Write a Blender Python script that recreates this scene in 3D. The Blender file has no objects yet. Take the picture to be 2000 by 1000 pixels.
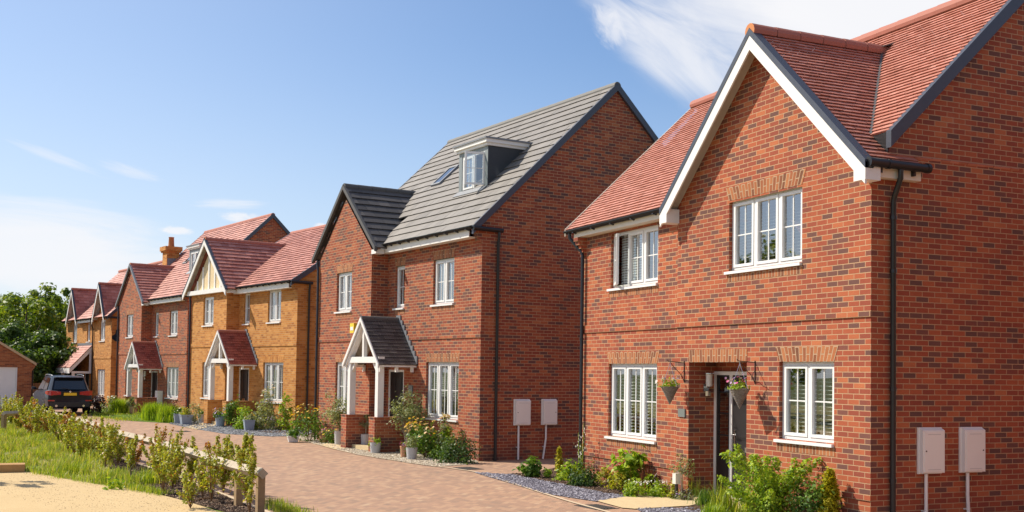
import bpy, math, random
import numpy as np
from mathutils import Vector, Matrix
random.seed(7); rng = np.random.default_rng(7)
SC = bpy.context.scene
R = math.radians
# ------------------------------------------------------------------ camera
FPX, CX, CY, PITCH, ROLL, YAW, EYEH = 2202.37, 999.05, 645.34, .0373221, .0146157, R(66.17945), 2.1
def cam_axes():
    cy, sy = math.cos(YAW), math.sin(YAW); cp, sp = math.cos(PITCH), math.sin(PITCH); cr, sr = math.cos(ROLL), math.sin(ROLL)
    r = np.array([cy, sy, 0.]); f = np.array([-sy, cy, 0.]); u = np.array([0, 0, 1.])
    f2 = cp*f + sp*u; u2 = cp*u - sp*f
    return cr*r + sr*u2, cr*u2 - sr*r, f2
AXR, AXU, AXF = cam_axes(); EYE = np.array([0, 0, EYEH])
cam_d = bpy.data.cameras.new('camera'); cam = bpy.data.objects.new('camera', cam_d); SC.collection.objects.link(cam)
cam.matrix_world = Matrix(((AXR[0], AXU[0], -AXF[0], 0), (AXR[1], AXU[1], -AXF[1], 0), (AXR[2], AXU[2], -AXF[2], EYEH), (0, 0, 0, 1)))
cam_d.sensor_width = 36; cam_d.lens = 36*FPX/2000; cam_d.shift_y = (CY-500)/2000; cam_d.shift_x = -(CX-1000)/2000
cam_d.clip_start = .1; cam_d.clip_end = 4000
SC.camera = cam
SC.view_settings.view_transform = 'Standard'; SC.view_settings.look = 'None'; SC.view_settings.gamma = 1
SC.view_settings.exposure = 0.36
SUN_T = Vector((1, 1, -1.35)).normalized()          # travel direction of the sunlight
sun_d = bpy.data.lights.new('sun', 'SUN'); sun_d.energy = 5.0; sun_d.angle = R(.5); sun_d.color = (1, .91, .76)
sun = bpy.data.objects.new('sun', sun_d); SC.collection.objects.link(sun)
sun.rotation_euler = SUN_T.to_track_quat('-Z', 'Y').to_euler(); sun.location = (-20, -20, 40)
# ------------------------------------------------------------------ world
HC, HS = math.cos(R(156)), math.sin(R(156))          # azimuth is counted from the middle of the view
def az_el(px, py):
    d = AXF*FPX + AXR*(px-CX) - AXU*(py-CY); d = d/np.linalg.norm(d)
    return math.atan2(d[1]*HC-d[0]*HS, d[0]*HC+d[1]*HS), math.asin(d[2])
W = bpy.data.worlds.new('World'); SC.world = W; W.use_nodes = True
nt = W.node_tree; nt.nodes.clear()
def N(t, typ, **kw):
    n = t.nodes.new(typ)
    for k, v in kw.items():
        if k.startswith('i_'): n.inputs[k[2:]].default_value = v
        else: setattr(n, k, v)
    return n
def mth(t, op, a, b=None, c=None, clamp=False):
    n = t.nodes.new('ShaderNodeMath'); n.operation = op; n.use_clamp = clamp
    for i, v in enumerate((a, b, c)):
        if v is None: continue
        if isinstance(v, (int, float)): n.inputs[i].default_value = v
        else: t.links.new(v, n.inputs[i])
    return n.outputs[0]
def mixc(t, fac, a, b, mode='MIX'):
    n = t.nodes.new('ShaderNodeMixRGB'); n.blend_type = mode
    for s, v in (('Fac', fac), ('Color1', a), ('Color2', b)):
        if isinstance(v, (int, float)): n.inputs[s].default_value = v
        elif isinstance(v, tuple): n.inputs[s].default_value = v if len(v) == 4 else (*v, 1)
        else: t.links.new(v, n.inputs[s])
    return n.outputs[0]
def smooth(t, v, a, b):
    n = t.nodes.new('ShaderNodeMapRange'); n.interpolation_type = 'SMOOTHSTEP'
    t.links.new(v, n.inputs['Value']); n.inputs['From Min'].default_value = a; n.inputs['From Max'].default_value = b
    return n.outputs[0]
sky = N(nt, 'ShaderNodeTexSky', sky_type='NISHITA', sun_disc=False)
sky.sun_elevation = math.asin(-SUN_T.z); sky.sun_rotation = R(225); sky.air_density = 1.0; sky.dust_density = .6; sky.ozone_density = 1.6; sky.altitude = 50
tc = N(nt, 'ShaderNodeTexCoord')
sep = N(nt, 'ShaderNodeSeparateXYZ'); nt.links.new(tc.outputs['Generated'], sep.inputs[0])
azn = mth(nt, 'ARCTAN2', mth(nt, 'SUBTRACT', mth(nt, 'MULTIPLY', sep.outputs[1], HC), mth(nt, 'MULTIPLY', sep.outputs[0], HS)), mth(nt, 'ADD', mth(nt, 'MULTIPLY', sep.outputs[0], HC), mth(nt, 'MULTIPLY', sep.outputs[1], HS))); eln = mth(nt, 'ARCSINE', sep.outputs[2])
def local(px, py, ang, sx, sy):
    """coordinates along/across a streak of cloud centred on one direction of the sky, in units of its half sizes (degrees)"""
    a0, e0 = az_el(px, py)
    da = mth(nt, 'MULTIPLY', mth(nt, 'SUBTRACT', a0, azn), math.cos(e0)); de = mth(nt, 'SUBTRACT', eln, e0)
    c, s = math.cos(ang), math.sin(ang)
    u = mth(nt, 'ADD', mth(nt, 'MULTIPLY', da, c), mth(nt, 'MULTIPLY', de, s))
    v = mth(nt, 'SUBTRACT', mth(nt, 'MULTIPLY', de, c), mth(nt, 'MULTIPLY', da, s))
    return mth(nt, 'DIVIDE', u, R(sx)), mth(nt, 'DIVIDE', v, R(sy))
def noise2(u, v, su, sv, detail=6, rough=.6, w=0.0, dist=0.0):
    cb = N(nt, 'ShaderNodeCombineXYZ'); nt.links.new(mth(nt, 'MULTIPLY', u, su), cb.inputs[0]); nt.links.new(mth(nt, 'MULTIPLY', v, sv), cb.inputs[1]); cb.inputs[2].default_value = w
    n = N(nt, 'ShaderNodeTexNoise', i_Scale=1.0, i_Detail=float(detail), i_Roughness=rough, i_Distortion=dist); nt.links.new(cb.outputs[0], n.inputs['Vector'])
    return n.outputs[0]
def blob(px, py, ang, sx, sy, nsu, nsv, w, lo=.25, hi=.8, amp=1.0, dist=.4, namp=1.5):
    u, v = local(px, py, ang, sx, sy)
    r = mth(nt, 'SQRT', mth(nt, 'ADD', mth(nt, 'MULTIPLY', u, u), mth(nt, 'MULTIPLY', v, v)))
    m = mth(nt, 'SUBTRACT', 1.0, smooth(nt, r, .15, 1.0))
    n = noise2(u, v, nsu, nsv, 7, .62, w, dist)
    d = mth(nt, 'ADD', m, mth(nt, 'MULTIPLY', mth(nt, 'SUBTRACT', n, .5), namp))
    return mth(nt, 'MULTIPLY', mth(nt, 'MULTIPLY', smooth(nt, d, lo, hi), amp), smooth(nt, m, .0, .12))
clouds = [
    blob(1315, 100, -.62, 7.8, 2.7, 1.3, 1.7, 1.3, .10, 1.15, .80, .9, 1.15),      # the long feathered streak
    blob(1190, 50, -1.1, 2.0, 1.2, 1.6, 2.0, 7.7, .35, 1.1, .6, .6),
    blob(1450, 30, -.45, 8.0, 3.2, 1.1, 2.0, 3.1, .1, 1.2, .8, .8, 1.15),
    blob(1730, 0, -.15, 10.5, 5.2, 1.2, 1.6, 9.2, .05, .75, .97, .4),        # the white bank over the near roof
    blob(60, 490, -.05, 10.5, 3.4, 1.0, 2.0, 4.4, .1, 1.0, .85, .5),         # haze bank low on the left
    blob(330, 560, 0, 8.0, 2.6, 1.0, 2.0, 5.4, .1, 1.1, .7, .4),
    blob(345, 450, .0, 1.2, .32, 2.0, 1.2, 2.2, .15, 1.0, .8, .6),
    blob(470, 424, .0, 1.5, .42, 2.2, 1.3, 6.6, .2, 1.1, .8, .6),
    blob(450, 398, .05, 2.6, .4, 1.5, 2.0, 8.1, .1, 1.2, .5, .7),
    blob(625, 440, .0, .45, .2, 2.0, 1.2, 2.9, .15, 1.0, .75, .6),
    blob(255, 335, -.22, 2.2, .45, 1.6, 2.5, 3.7, .15, 1.3, .4, .8),
    blob(110, 308, -.3, 3.0, .4, 1.6, 2.5, 5.9, .15, 1.3, .4, .8),
]
cov = clouds[0]
for c in clouds[1:]:
    cov = mth(nt, 'SUBTRACT', mth(nt, 'ADD', cov, c), mth(nt, 'MULTIPLY', cov, c))
up_n = N(nt, 'ShaderNodeTexNoise', i_Scale=2.2, i_Detail=6.0, i_Roughness=.6); nt.links.new(tc.outputs['Generated'], up_n.inputs['Vector'])
high = mth(nt, 'MULTIPLY', smooth(nt, up_n.outputs[0], .40, .58), mth(nt, 'MAXIMUM', smooth(nt, eln, .50, .72), smooth(nt, mth(nt, 'ABSOLUTE', azn), .62, .85)))  # cloud cover beyond the view, added to raise the fill light
cov = mth(nt, 'MAXIMUM', cov, mth(nt, 'MULTIPLY', high, .25))
hz = mth(nt, 'MULTIPLY', mth(nt, 'SUBTRACT', 1.0, smooth(nt, eln, -.02, .30)), .5)
skyc = mixc(nt, 1.0, sky.outputs[0], (.87, .985, 1.14), 'MULTIPLY')
hz = mth(nt, 'MINIMUM', .8, mth(nt, 'ADD', hz, mth(nt, 'MULTIPLY', smooth(nt, azn, -.15, .48), .26)))
col = mixc(nt, hz, skyc, (6.0, 6.55, 7.3))
col = mixc(nt, cov, col, (7.4, 7.4, 7.6))
bg = N(nt, 'ShaderNodeBackground', i_Strength=.10); nt.links.new(col, bg.inputs[0])
wo = N(nt, 'ShaderNodeOutputWorld'); nt.links.new(bg.outputs[0], wo.inputs[0])

# ------------------------------------------------------------------ helpers
COL = SC.collection
def gp(px, py, z=0.0):
    """point of the level z that is seen at a pixel of the 2000 x 1000 photograph (used to survey positions)"""
    d = AXF*FPX + AXR*(px-CX) - AXU*(py-CY); p = EYE + d*((z-EYEH)/d[2]); return Vector(p)
def depth(p): return float((np.array(p)-EYE) @ AXF)
def tag(o, label=None, cat=None, group=None, kind=None):
    if label: o['label'] = label
    if cat: o['category'] = cat
    if group: o['group'] = group
    if kind: o['kind'] = kind
    return o
def thing(name, label, cat, loc=(0, 0, 0), rz=0.0, group=None):
    o = bpy.data.objects.new(name, None); COL.objects.link(o); o.location = loc; o.rotation_euler = (0, 0, rz); o.empty_display_size = .2
    return tag(o, label, cat, group)
def copy_tree(o, parent=None):
    c = o.copy(); COL.objects.link(c); c.parent = parent
    for ch in o.children: copy_tree(ch, c)
    return c
def addmesh(name, V, F, mats, parent=None, uv=None, mi=None, smooth_=False):
    me = bpy.data.meshes.new(name); me.from_pydata([tuple(map(float, v)) for v in V], [], [tuple(f) for f in F])
    for m in (mats if isinstance(mats, (list, tuple)) else [mats]): me.materials.append(m)
    if uv is not None:
        l = me.uv_layers.new(name='UVMap'); l.data.foreach_set('uv', np.asarray(uv, dtype=np.float32).ravel())
    if mi is not None: me.polygons.foreach_set('material_index', np.asarray(mi, dtype=np.int32))
    if smooth_: me.polygons.foreach_set('use_smooth', [True]*len(me.polygons))
    me.update()
    o = bpy.data.objects.new(name, me); COL.objects.link(o)
    if parent: o.parent = parent
    return o
class MB:
    def __init__(s): s.V = []; s.F = []; s.UV = []; s.MI = []; s.sm = False
    def face(s, pts, uv=None, mi=0):
        i = len(s.V); pts = [Vector(p) for p in pts]; s.V += pts; s.F.append(tuple(range(i, i+len(pts)))); s.MI.append(mi)
        if uv is None:
            n = Vector((0, 0, 0))
            for k in range(len(pts)):
                a, b = pts[k], pts[(k+1) % len(pts)]
                n += Vector(((a.y-b.y)*(a.z+b.z), (a.z-b.z)*(a.x+b.x), (a.x-b.x)*(a.y+b.y)))
            if n.length > 0: n.normalize()
            if abs(n.z) > .98: uv = [(p.x, p.y) for p in pts]
            else:
                t = Vector((0, 0, 1)).cross(n).normalized(); b = n.cross(t)
                uv = [(p.dot(t), p.dot(b)) for p in pts]
        s.UV += [tuple(u) for u in uv]
    def box(s, x0, x1, y0, y1, z0, z1, mi=0, skip=''):
        if x0 > x1: x0, x1 = x1, x0
        if y0 > y1: y0, y1 = y1, y0
        if z0 > z1: z0, z1 = z1, z0
        P = lambda x, y, z: (x, y, z)
        if 'f' not in skip: s.face([P(x0,y0,z0),P(x1,y0,z0),P(x1,y0,z1),P(x0,y0,z1)], mi=mi)
        if 'k' not in skip: s.face([P(x1,y1,z0),P(x0,y1,z0),P(x0,y1,z1),P(x1,y1,z1)], mi=mi)
        if 'l' not in skip: s.face([P(x0,y1,z0),P(x0,y0,z0),P(x0,y0,z1),P(x0,y1,z1)], mi=mi)
        if 'r' not in skip: s.face([P(x1,y0,z0),P(x1,y1,z0),P(x1,y1,z1),P(x1,y0,z1)], mi=mi)
        if 't' not in skip: s.face([P(x0,y0,z1),P(x1,y0,z1),P(x1,y1,z1),P(x0,y1,z1)], mi=mi)
        if 'b' not in skip: s.face([P(x0,y1,z0),P(x1,y1,z0),P(x1,y0,z0),P(x0,y0,z0)], mi=mi)
    def prism(s, pts, vec, mi=0):
        """closed prism from a planar polygon swept along vec (polygon given so that its normal is opposite vec)"""
        pts = [Vector(p) for p in pts]; v = Vector(vec); q = [p+v for p in pts]; n = len(pts)
        s.face(pts, mi=mi); s.face(q[::-1], mi=mi)
        for i in range(n):
            j = (i+1) % n; s.face([pts[j], pts[i], q[i], q[j]], mi=mi)
    def bar(s, a, b, w, h, mi=0, up=(0, 0, 1)):
        a, b = Vector(a), Vector(b); d = (b-a).normalized(); up = Vector(up)
        t = d.cross(up).normalized(); u = t.cross(d).normalized()
        c = [(-w/2, -h/2), (w/2, -h/2), (w/2, h/2), (-w/2, h/2)]
        A = [a+t*x+u*y for x, y in c]; B = [b+t*x+u*y for x, y in c]
        s.face(A[::-1], mi=mi); s.face(B, mi=mi)
        for i in range(4):
            j = (i+1) % 4; s.face([A[i], A[j], B[j], B[i]], mi=mi)
    def tube(s, path, r, n=10, mi=0, cap=True):
        path = [Vector(p) for p in path]; rings = []
        rr = r if isinstance(r, (list, tuple)) else [r]*len(path)
        prev = None
        for i, p in enumerate(path):
            d = (path[min(i+1, len(path)-1)]-path[max(i-1, 0)]).normalized()
            ref = prev if prev is not None else (Vector((0, 0, 1)) if abs(d.z) < .9 else Vector((1, 0, 0)))
            t = (ref - d*ref.dot(d)); t = t.normalized() if t.length > 1e-5 else d.orthogonal().normalized()
            prev = t; b = d.cross(t)
            rings.append([p+(t*math.cos(2*math.pi*k/n)+b*math.sin(2*math.pi*k/n))*rr[i] for k in range(n)])
        for i in range(len(rings)-1):
            for k in range(n):
                j = (k+1) % n; s.face([rings[i][k], rings[i][j], rings[i+1][j], rings[i+1][k]], mi=mi)
        if cap: s.face(rings[0][::-1], mi=mi); s.face(rings[-1], mi=mi)
    def lathe(s, prof, c=(0, 0, 0), n=20, mi=0):
        c = Vector(c); R_ = [[c+Vector((r*math.cos(2*math.pi*k/n), r*math.sin(2*math.pi*k/n), z)) for k in range(n)] for r, z in prof]
        for i in range(len(prof)-1):
            for k in range(n):
                j = (k+1) % n; s.face([R_[i][k], R_[i][j], R_[i+1][j], R_[i+1][k]], mi=mi)
    def build(s, name, mats, parent=None, sm=False):
        if not s.F: return None
        o = addmesh(name, s.V, s.F, mats, parent, s.UV, s.MI)
        if sm:
            me = o.data
            import bmesh
            bm = bmesh.new(); bm.from_mesh(me); bmesh.ops.remove_doubles(bm, verts=bm.verts, dist=1e-4); bm.to_mesh(me); bm.free()
            for p in me.polygons: p.use_smooth = True
            me.set_sharp_from_angle(angle=R(38))
        return o
# ------------------------------------------------------------------ materials
MATS = {}
def newmat(name):
    m = bpy.data.materials.new(name); m.use_nodes = True; t = m.node_tree
    b = t.nodes['Principled BSDF']; MATS[name] = m; return m, t, b
def L(t, a, b): t.links.new(a, b)
def ramp(t, fac, stops, interp='LINEAR'):
    n = t.nodes.new('ShaderNodeValToRGB'); n.color_ramp.interpolation = interp; e = n.color_ramp.elements
    while len(e) < len(stops): e.new(.5)
    for el, (p, c) in zip(e, stops): el.position = p; el.color = (*c, 1)
    L(t, fac, n.inputs[0]); return n.outputs[0]
def noise(t, vec, scale, detail=4, rough=.55, out=0, dist=0.0):
    n = N(t, 'ShaderNodeTexNoise', i_Scale=float(scale), i_Detail=float(detail), i_Roughness=rough, i_Distortion=dist)
    if vec is not None: L(t, vec, n.inputs['Vector'])
    return n.outputs[out]
def coords(t, what='Object'): return t.nodes.new('ShaderNodeTexCoord').outputs[what]
def mapv(t, v, scale=(1, 1, 1), rot=(0, 0, 0), loc=(0, 0, 0)):
    n = N(t, 'ShaderNodeMapping'); n.inputs['Scale'].default_value = scale; n.inputs['Rotation'].default_value = rot; n.inputs['Location'].default_value = loc
    L(t, v, n.inputs['Vector']); return n.outputs[0]
def bump(t, b, h, strength=.4, dist=.01):
    n = N(t, 'ShaderNodeBump', i_Strength=strength, i_Distance=dist); L(t, h, n.inputs['Height']); L(t, n.outputs[0], b.inputs['Normal'])
def brick_tex(t, vec, w, h, mortar, smooth_=.1, offset=.5, freq=2):
    n = N(t, 'ShaderNodeTexBrick', offset=offset, offset_frequency=freq)
    for k, v in (('Scale', 1.0), ('Mortar Size', mortar), ('Mortar Smooth', smooth_), ('Bias', 0.0), ('Brick Width', w), ('Row Height', h)): n.inputs[k].default_value = v
    n.inputs['Color1'].default_value = (0, 0, 0, 1); n.inputs['Color2'].default_value = (1, 1, 1, 1); n.inputs['Mortar'].default_value = (.5, .5, .5, 1)
    L(t, vec, n.inputs['Vector']); return n.outputs['Color'], n.outputs['Fac']
def brick_mat(name, stops, mortar, w=.225, h=.075, rot=False, dark=.35, msize=.0055):
    m, t, b = newmat(name); uv = coords(t, 'UV')
    if rot: uv = mapv(t, uv, rot=(0, 0, math.pi/2))
    c, f = brick_tex(t, uv, w, h, msize)
    big = noise(t, uv, .9, 3, .6); patch = mth(t, 'MULTIPLY', mth(t, 'SUBTRACT', big, .5), dark)
    val = mth(t, 'ADD', c, patch, clamp=True)
    colr = ramp(t, val, stops)
    fine = noise(t, uv, 60, 5, .7); streak = noise(t, mapv(t, uv, (9, 38, 1)), 1, 4, .7)
    colr = mixc(t, .45, colr, mixc(t, fine, (.35, .33, .33), (1.5, 1.5, 1.45)), 'MULTIPLY')
    colr = mixc(t, mth(t, 'MULTIPLY', smooth(t, streak, .60, .80), .22), colr, (.52, .30, .18))
    mc = mixc(t, noise(t, uv, 14, 4), mortar, tuple(x*.72 for x in mortar))
    colr = mixc(t, f, colr, mc)
    wash = noise(t, uv, .45, 5, .65)
    colr = mixc(t, .75, colr, mixc(t, wash, (.66, .67, .70), (1.28, 1.24, 1.2)), 'MULTIPLY')
    bloom = smooth(t, noise(t, mapv(t, uv, (.9, .55, 1)), 1, 6, .7), .60, .82); colr = mixc(t, mth(t, 'MULTIPLY', bloom, .22), colr, (.58, .44, .35))
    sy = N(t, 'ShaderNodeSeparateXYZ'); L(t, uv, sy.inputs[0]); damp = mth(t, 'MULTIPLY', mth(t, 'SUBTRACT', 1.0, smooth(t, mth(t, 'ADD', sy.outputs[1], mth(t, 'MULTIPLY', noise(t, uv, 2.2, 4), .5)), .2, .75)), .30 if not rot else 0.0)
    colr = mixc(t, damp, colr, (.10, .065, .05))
    L(t, colr, b.inputs['Base Color']); b.inputs['Roughness'].default_value = .88; b.inputs['Specular IOR Level'].default_value = .25
    hgt = mth(t, 'ADD', mth(t, 'MULTIPLY', f, -1.0), mth(t, 'MULTIPLY', fine, .35))
    bump(t, b, hgt, .7, .006); return m
RED = [(0, (.15, .072, .060)), (.17, (.19, .080, .062)), (.25, (.275, .070, .044)), (.6, (.355, .088, .045)), (.88, (.42, .115, .052)), (1, (.475, .155, .068))]
ORG = [(0, (.37, .14, .036)), (.25, (.49, .195, .045)), (.6, (.57, .245, .058)), (1, (.63, .305, .09))]
ARC = [(0, (.18, .075, .042)), (.25, (.31, .105, .048)), (.6, (.39, .14, .058)), (1, (.44, .18, .078))]
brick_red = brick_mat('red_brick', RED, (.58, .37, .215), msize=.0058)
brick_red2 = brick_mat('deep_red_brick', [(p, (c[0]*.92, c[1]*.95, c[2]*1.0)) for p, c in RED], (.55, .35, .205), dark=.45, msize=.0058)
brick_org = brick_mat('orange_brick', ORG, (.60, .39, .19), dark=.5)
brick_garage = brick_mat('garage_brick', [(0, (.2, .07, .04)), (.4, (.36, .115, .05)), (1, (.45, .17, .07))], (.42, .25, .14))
arch_red = brick_mat('arch_brick', ARC, (.52, .36, .23), rot=True, w=.215, h=.075, dark=.2, msize=.008)
arch_org = brick_mat('arch_orange_brick', ORG, (.56, .32, .14), rot=True, w=.215, h=.075, dark=.2)
def plain(name, c, rough=.5, spec=.5, var=.12, scale=6, metal=0, bmp=0, coat=0):
    m, t, b = newmat(name); v = coords(t)
    n = noise(t, v, scale, 5, .65)
    L(t, mixc(t, n, tuple(x*(1-var) for x in c), tuple(min(1, x*(1+var)) for x in c)), b.inputs['Base Color'])
    L(t, mth(t, 'ADD', rough-.08, mth(t, 'MULTIPLY', n, .16)), b.inputs['Roughness']); b.inputs['Specular IOR Level'].default_value = spec; b.inputs['Metallic'].default_value = metal
    if coat: b.inputs['Coat Weight'].default_value = coat; b.inputs['Coat Roughness'].default_value = .04
    if bmp: bump(t, b, noise(t, v, scale*6, 5, .7), bmp, .01)
    return m
white = plain('white_frame', (.80, .80, .79), .35, .5, .05, 3)
white_wood = plain('white_painted_timber', (.80, .785, .76), .5, .4, .08, 5)
soffit_m = plain('cream_soffit', (.72, .66, .56), .55, .3, .08, 4)
black_pl = plain('black_plastic', (.018, .018, .021), .32, .5, .2, 5)
navy_verge = plain('slate_blue_verge', (.055, .063, .088), .42, .5, .2, 8)
lead = plain('lead_flashing', (.20, .21, .23), .5, .5, .25, 9)
door_black = plain('black_door', (.020, .018, .019), .42, .5, .1, 5)
chrome = plain('brushed_steel', (.62, .62, .62), .25, .5, .05, 5, metal=1)
box_cream = plain('meter_box_plastic', (.86, .84, .80), .5, .4, .05, 3)
dormer_grey = plain('dormer_cladding', (.115, .125, .14), .5, .4, .12, 4)
dormer_face = plain('dormer_face', (.24, .27, .28), .5, .4, .08, 4)
render_cream = plain('cream_render', (.70, .56, .35), .85, .2, .08, 12, bmp=.2)
yellow_pl = plain('yellow_plastic', (.85, .60, .03), .4, .5, .05, 4)
plate_grey = plain('grey_plaque', (.17, .19, .18), .35, .5, .1, 6)
blind_m = plain('blind_slat', (.74, .74, .72), .5, .3, .04, 5)
curtain_m = plain('curtain', (.55, .54, .50), .8, .2, .12, 9)
interior_m = plain('interior', (.22, .21, .2), .9, .1, .1, 2)
terracotta = plain('terracotta', (.52, .27, .16), .8, .3, .15, 14, bmp=.2)
pot_grey = plain('grey_pot', (.46, .46, .47), .75, .3, .12, 20, bmp=.3)
pot_blue = plain('blue_grey_pot', (.30, .35, .43), .5, .4, .08, 10)
pot_white = plain('white_pot', (.66, .66, .66), .6, .4, .08, 10)
pot_tan = plain('tan_pot', (.55, .40, .24), .7, .3, .12, 10)
chimney_pot = plain('chimney_pot_clay', (.42, .17, .075), .8, .2, .12, 9)
def wicker_mat():
    m, t, b = newmat('woven_wicker'); v = coords(t); w = N(t, 'ShaderNodeTexWave', wave_type='BANDS', bands_direction='Z', i_Scale=22.0, i_Distortion=3.0, i_Detail=3.0); w.inputs['Detail Scale'].default_value = 4; L(t, v, w.inputs['Vector'])
    L(t, ramp(t, w.outputs['Fac'], [(0, (.05, .04, .035)), (.45, (.22, .18, .15)), (.8, (.42, .37, .32)), (1, (.58, .53, .48))]), b.inputs['Base Color']); b.inputs['Roughness'].default_value = .8; bump(t, b, w.outputs['Fac'], .9, .01); return m
wicker = wicker_mat()
iron = plain('black_iron', (.03, .024, .022), .5, .5, .2, 12)
soil_m = plain('soil', (.07, .045, .03), .95, .1, .4, 20, bmp=.8)
paint_car = plain('dark_blue_car_paint', (.006, .008, .018), .34, .25, .1, 3, coat=.22)
tyre = plain('tyre_rubber', (.02, .02, .02), .85, .2, .2, 20)
rim_m = plain('alloy_rim', (.42, .43, .45), .3, .5, .05, 5, metal=1)
red_lens = plain('red_lens', (.42, .012, .02), .12, .6, .1, 4, coat=.6)
car_glass = plain('car_glass', (.012, .016, .02), .05, .8, .1, 4, coat=1)
car_trim = plain('car_trim', (.03, .03, .033), .55, .4, .1, 8)
plate_y = plain('number_plate', (.85, .55, .02), .4, .5, .03, 5)
lamp_glass = plain('frosted_lamp_glass', (.72, .70, .64), .3, .4, .05, 5)
def glass_mat():
    m, t, b = newmat('window_glass'); t.nodes.remove(b)
    g = N(t, 'ShaderNodeBsdfGlossy', i_Roughness=.015); g.inputs['Color'].default_value = (.95, .97, 1, 1)
    tr = N(t, 'ShaderNodeBsdfTransparent'); tr.inputs['Color'].default_value = (.80, .84, .82, 1)
    lw = N(t, 'ShaderNodeLayerWeight', i_Blend=.5)
    fac = mth(t, 'ADD', .27, mth(t, 'MULTIPLY', mth(t, 'POWER', lw.outputs['Facing'], 3.0), .75), clamp=True)
    # slight waviness of sealed units
    bp = N(t, 'ShaderNodeBump', i_Strength=.05, i_Distance=.02); L(t, noise(t, coords(t), 1.3, 1), bp.inputs['Height']); L(t, bp.outputs[0], g.inputs['Normal'])
    mx = N(t, 'ShaderNodeMixShader'); L(t, fac, mx.inputs[0]); L(t, tr.outputs[0], mx.inputs[1]); L(t, g.outputs[0], mx.inputs[2])
    L(t, mx.outputs[0], t.nodes['Material Output'].inputs[0]); return m
glass = glass_mat()
def roof_mat(name, c1, c2, c3, tw, th, grime=.25):
    m, t, b = newmat(name); uv = coords(t, 'UV')
    geo = t.nodes.new('ShaderNodeNewGeometry'); colr = ramp(t, geo.outputs['Random Per Island'], [(0, tuple(x*.8 for x in c1)), (.12, c1), (.5, c2), (.92, c3), (1, tuple(min(1, x*1.12) for x in c3))])
    fine = noise(t, uv, 25, 5, .7); big = noise(t, uv, .5, 4, .6)
    colr = mixc(t, .5, colr, mixc(t, fine, (.65, .65, .66), (1.3, 1.28, 1.25)), 'MULTIPLY')
    colr = mixc(t, grime*2, colr, mixc(t, big, (.72, .72, .75), (1.22, 1.2, 1.18)), 'MULTIPLY')
    spots = smooth(t, noise(t, uv, 3.5, 6, .72), .62, .75); colr = mixc(t, mth(t, 'MULTIPLY', spots, .30), colr, (.20, .17, .13))
    colr = mixc(t, 1.0, colr, (.97, .93, .90), 'MULTIPLY')
    L(t, colr, b.inputs['Base Color']); b.inputs['Roughness'].default_value = .6; b.inputs['Specular IOR Level'].default_value = .5
    bump(t, b, fine, .25, .006); return m
tile_red = roof_mat('red_roof_tile', (.46, .175, .12), (.51, .205, .15), (.57, .245, .185), .165, .1, .12)
tile_red2 = roof_mat('red_grid_roof_tile', (.36, .125, .10), (.45, .175, .135), (.53, .235, .19), .29, .2, .15)
tile_grey = roof_mat('grey_roof_tile', (.185, .176, .168), (.20, .190, .181), (.218, .208, .198), .33, .34, .12)
tile_dark = roof_mat('charcoal_roof_tile', (.062, .058, .060), (.08, .075, .075), (.105, .098, .096), .3, .15)
tile_porch = roof_mat('porch_red_tile', (.24, .055, .042), (.32, .075, .055), (.38, .10, .07), .2, .12)
ridge_red = plain('red_ridge_tile', (.39, .145, .105), .7, .3, .15, 7)
ridge_org = plain('orange_ridge_end', (.58, .22, .08), .7, .3, .1, 7)
ridge_grey = plain('grey_ridge_tile', (.185, .178, .17), .7, .3, .12, 7)
ridge_dark = plain('dark_ridge_tile', (.10, .098, .10), .7, .3, .15, 7)
# ------------------------------------------------------------------ house building kit
def wallY(mb, x0, x1, z0, z1, y, holes=(), rev=.1):
    xs = sorted({x0, x1, *[v for h in holes for v in h[:2] if x0 < v < x1]}); zs = sorted({z0, z1, *[v for h in holes for v in h[2:4] if z0 < v < z1]})
    for i in range(len(xs)-1):
        for j in range(len(zs)-1):
            cx_, cz = (xs[i]+xs[i+1])/2, (zs[j]+zs[j+1])/2
            if any(h[0] < cx_ < h[1] and h[2] < cz < h[3] for h in holes): continue
            mb.face([(xs[i], y, zs[j]), (xs[i+1], y, zs[j]), (xs[i+1], y, zs[j+1]), (xs[i], y, zs[j+1])])
    for h in holes:
        a, b, c, d = h[:4]; r = h[4] if len(h) > 4 else rev
        mb.face([(a, y+r, c), (a, y, c), (a, y, d), (a, y+r, d)][::-1]); mb.face([(b, y, c), (b, y+r, c), (b, y+r, d), (b, y, d)][::-1])
        mb.face([(a, y, d), (b, y, d), (b, y+r, d), (a, y+r, d)]); mb.face([(a, y+r, c), (b, y+r, c), (b, y, c), (a, y, c)])
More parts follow.
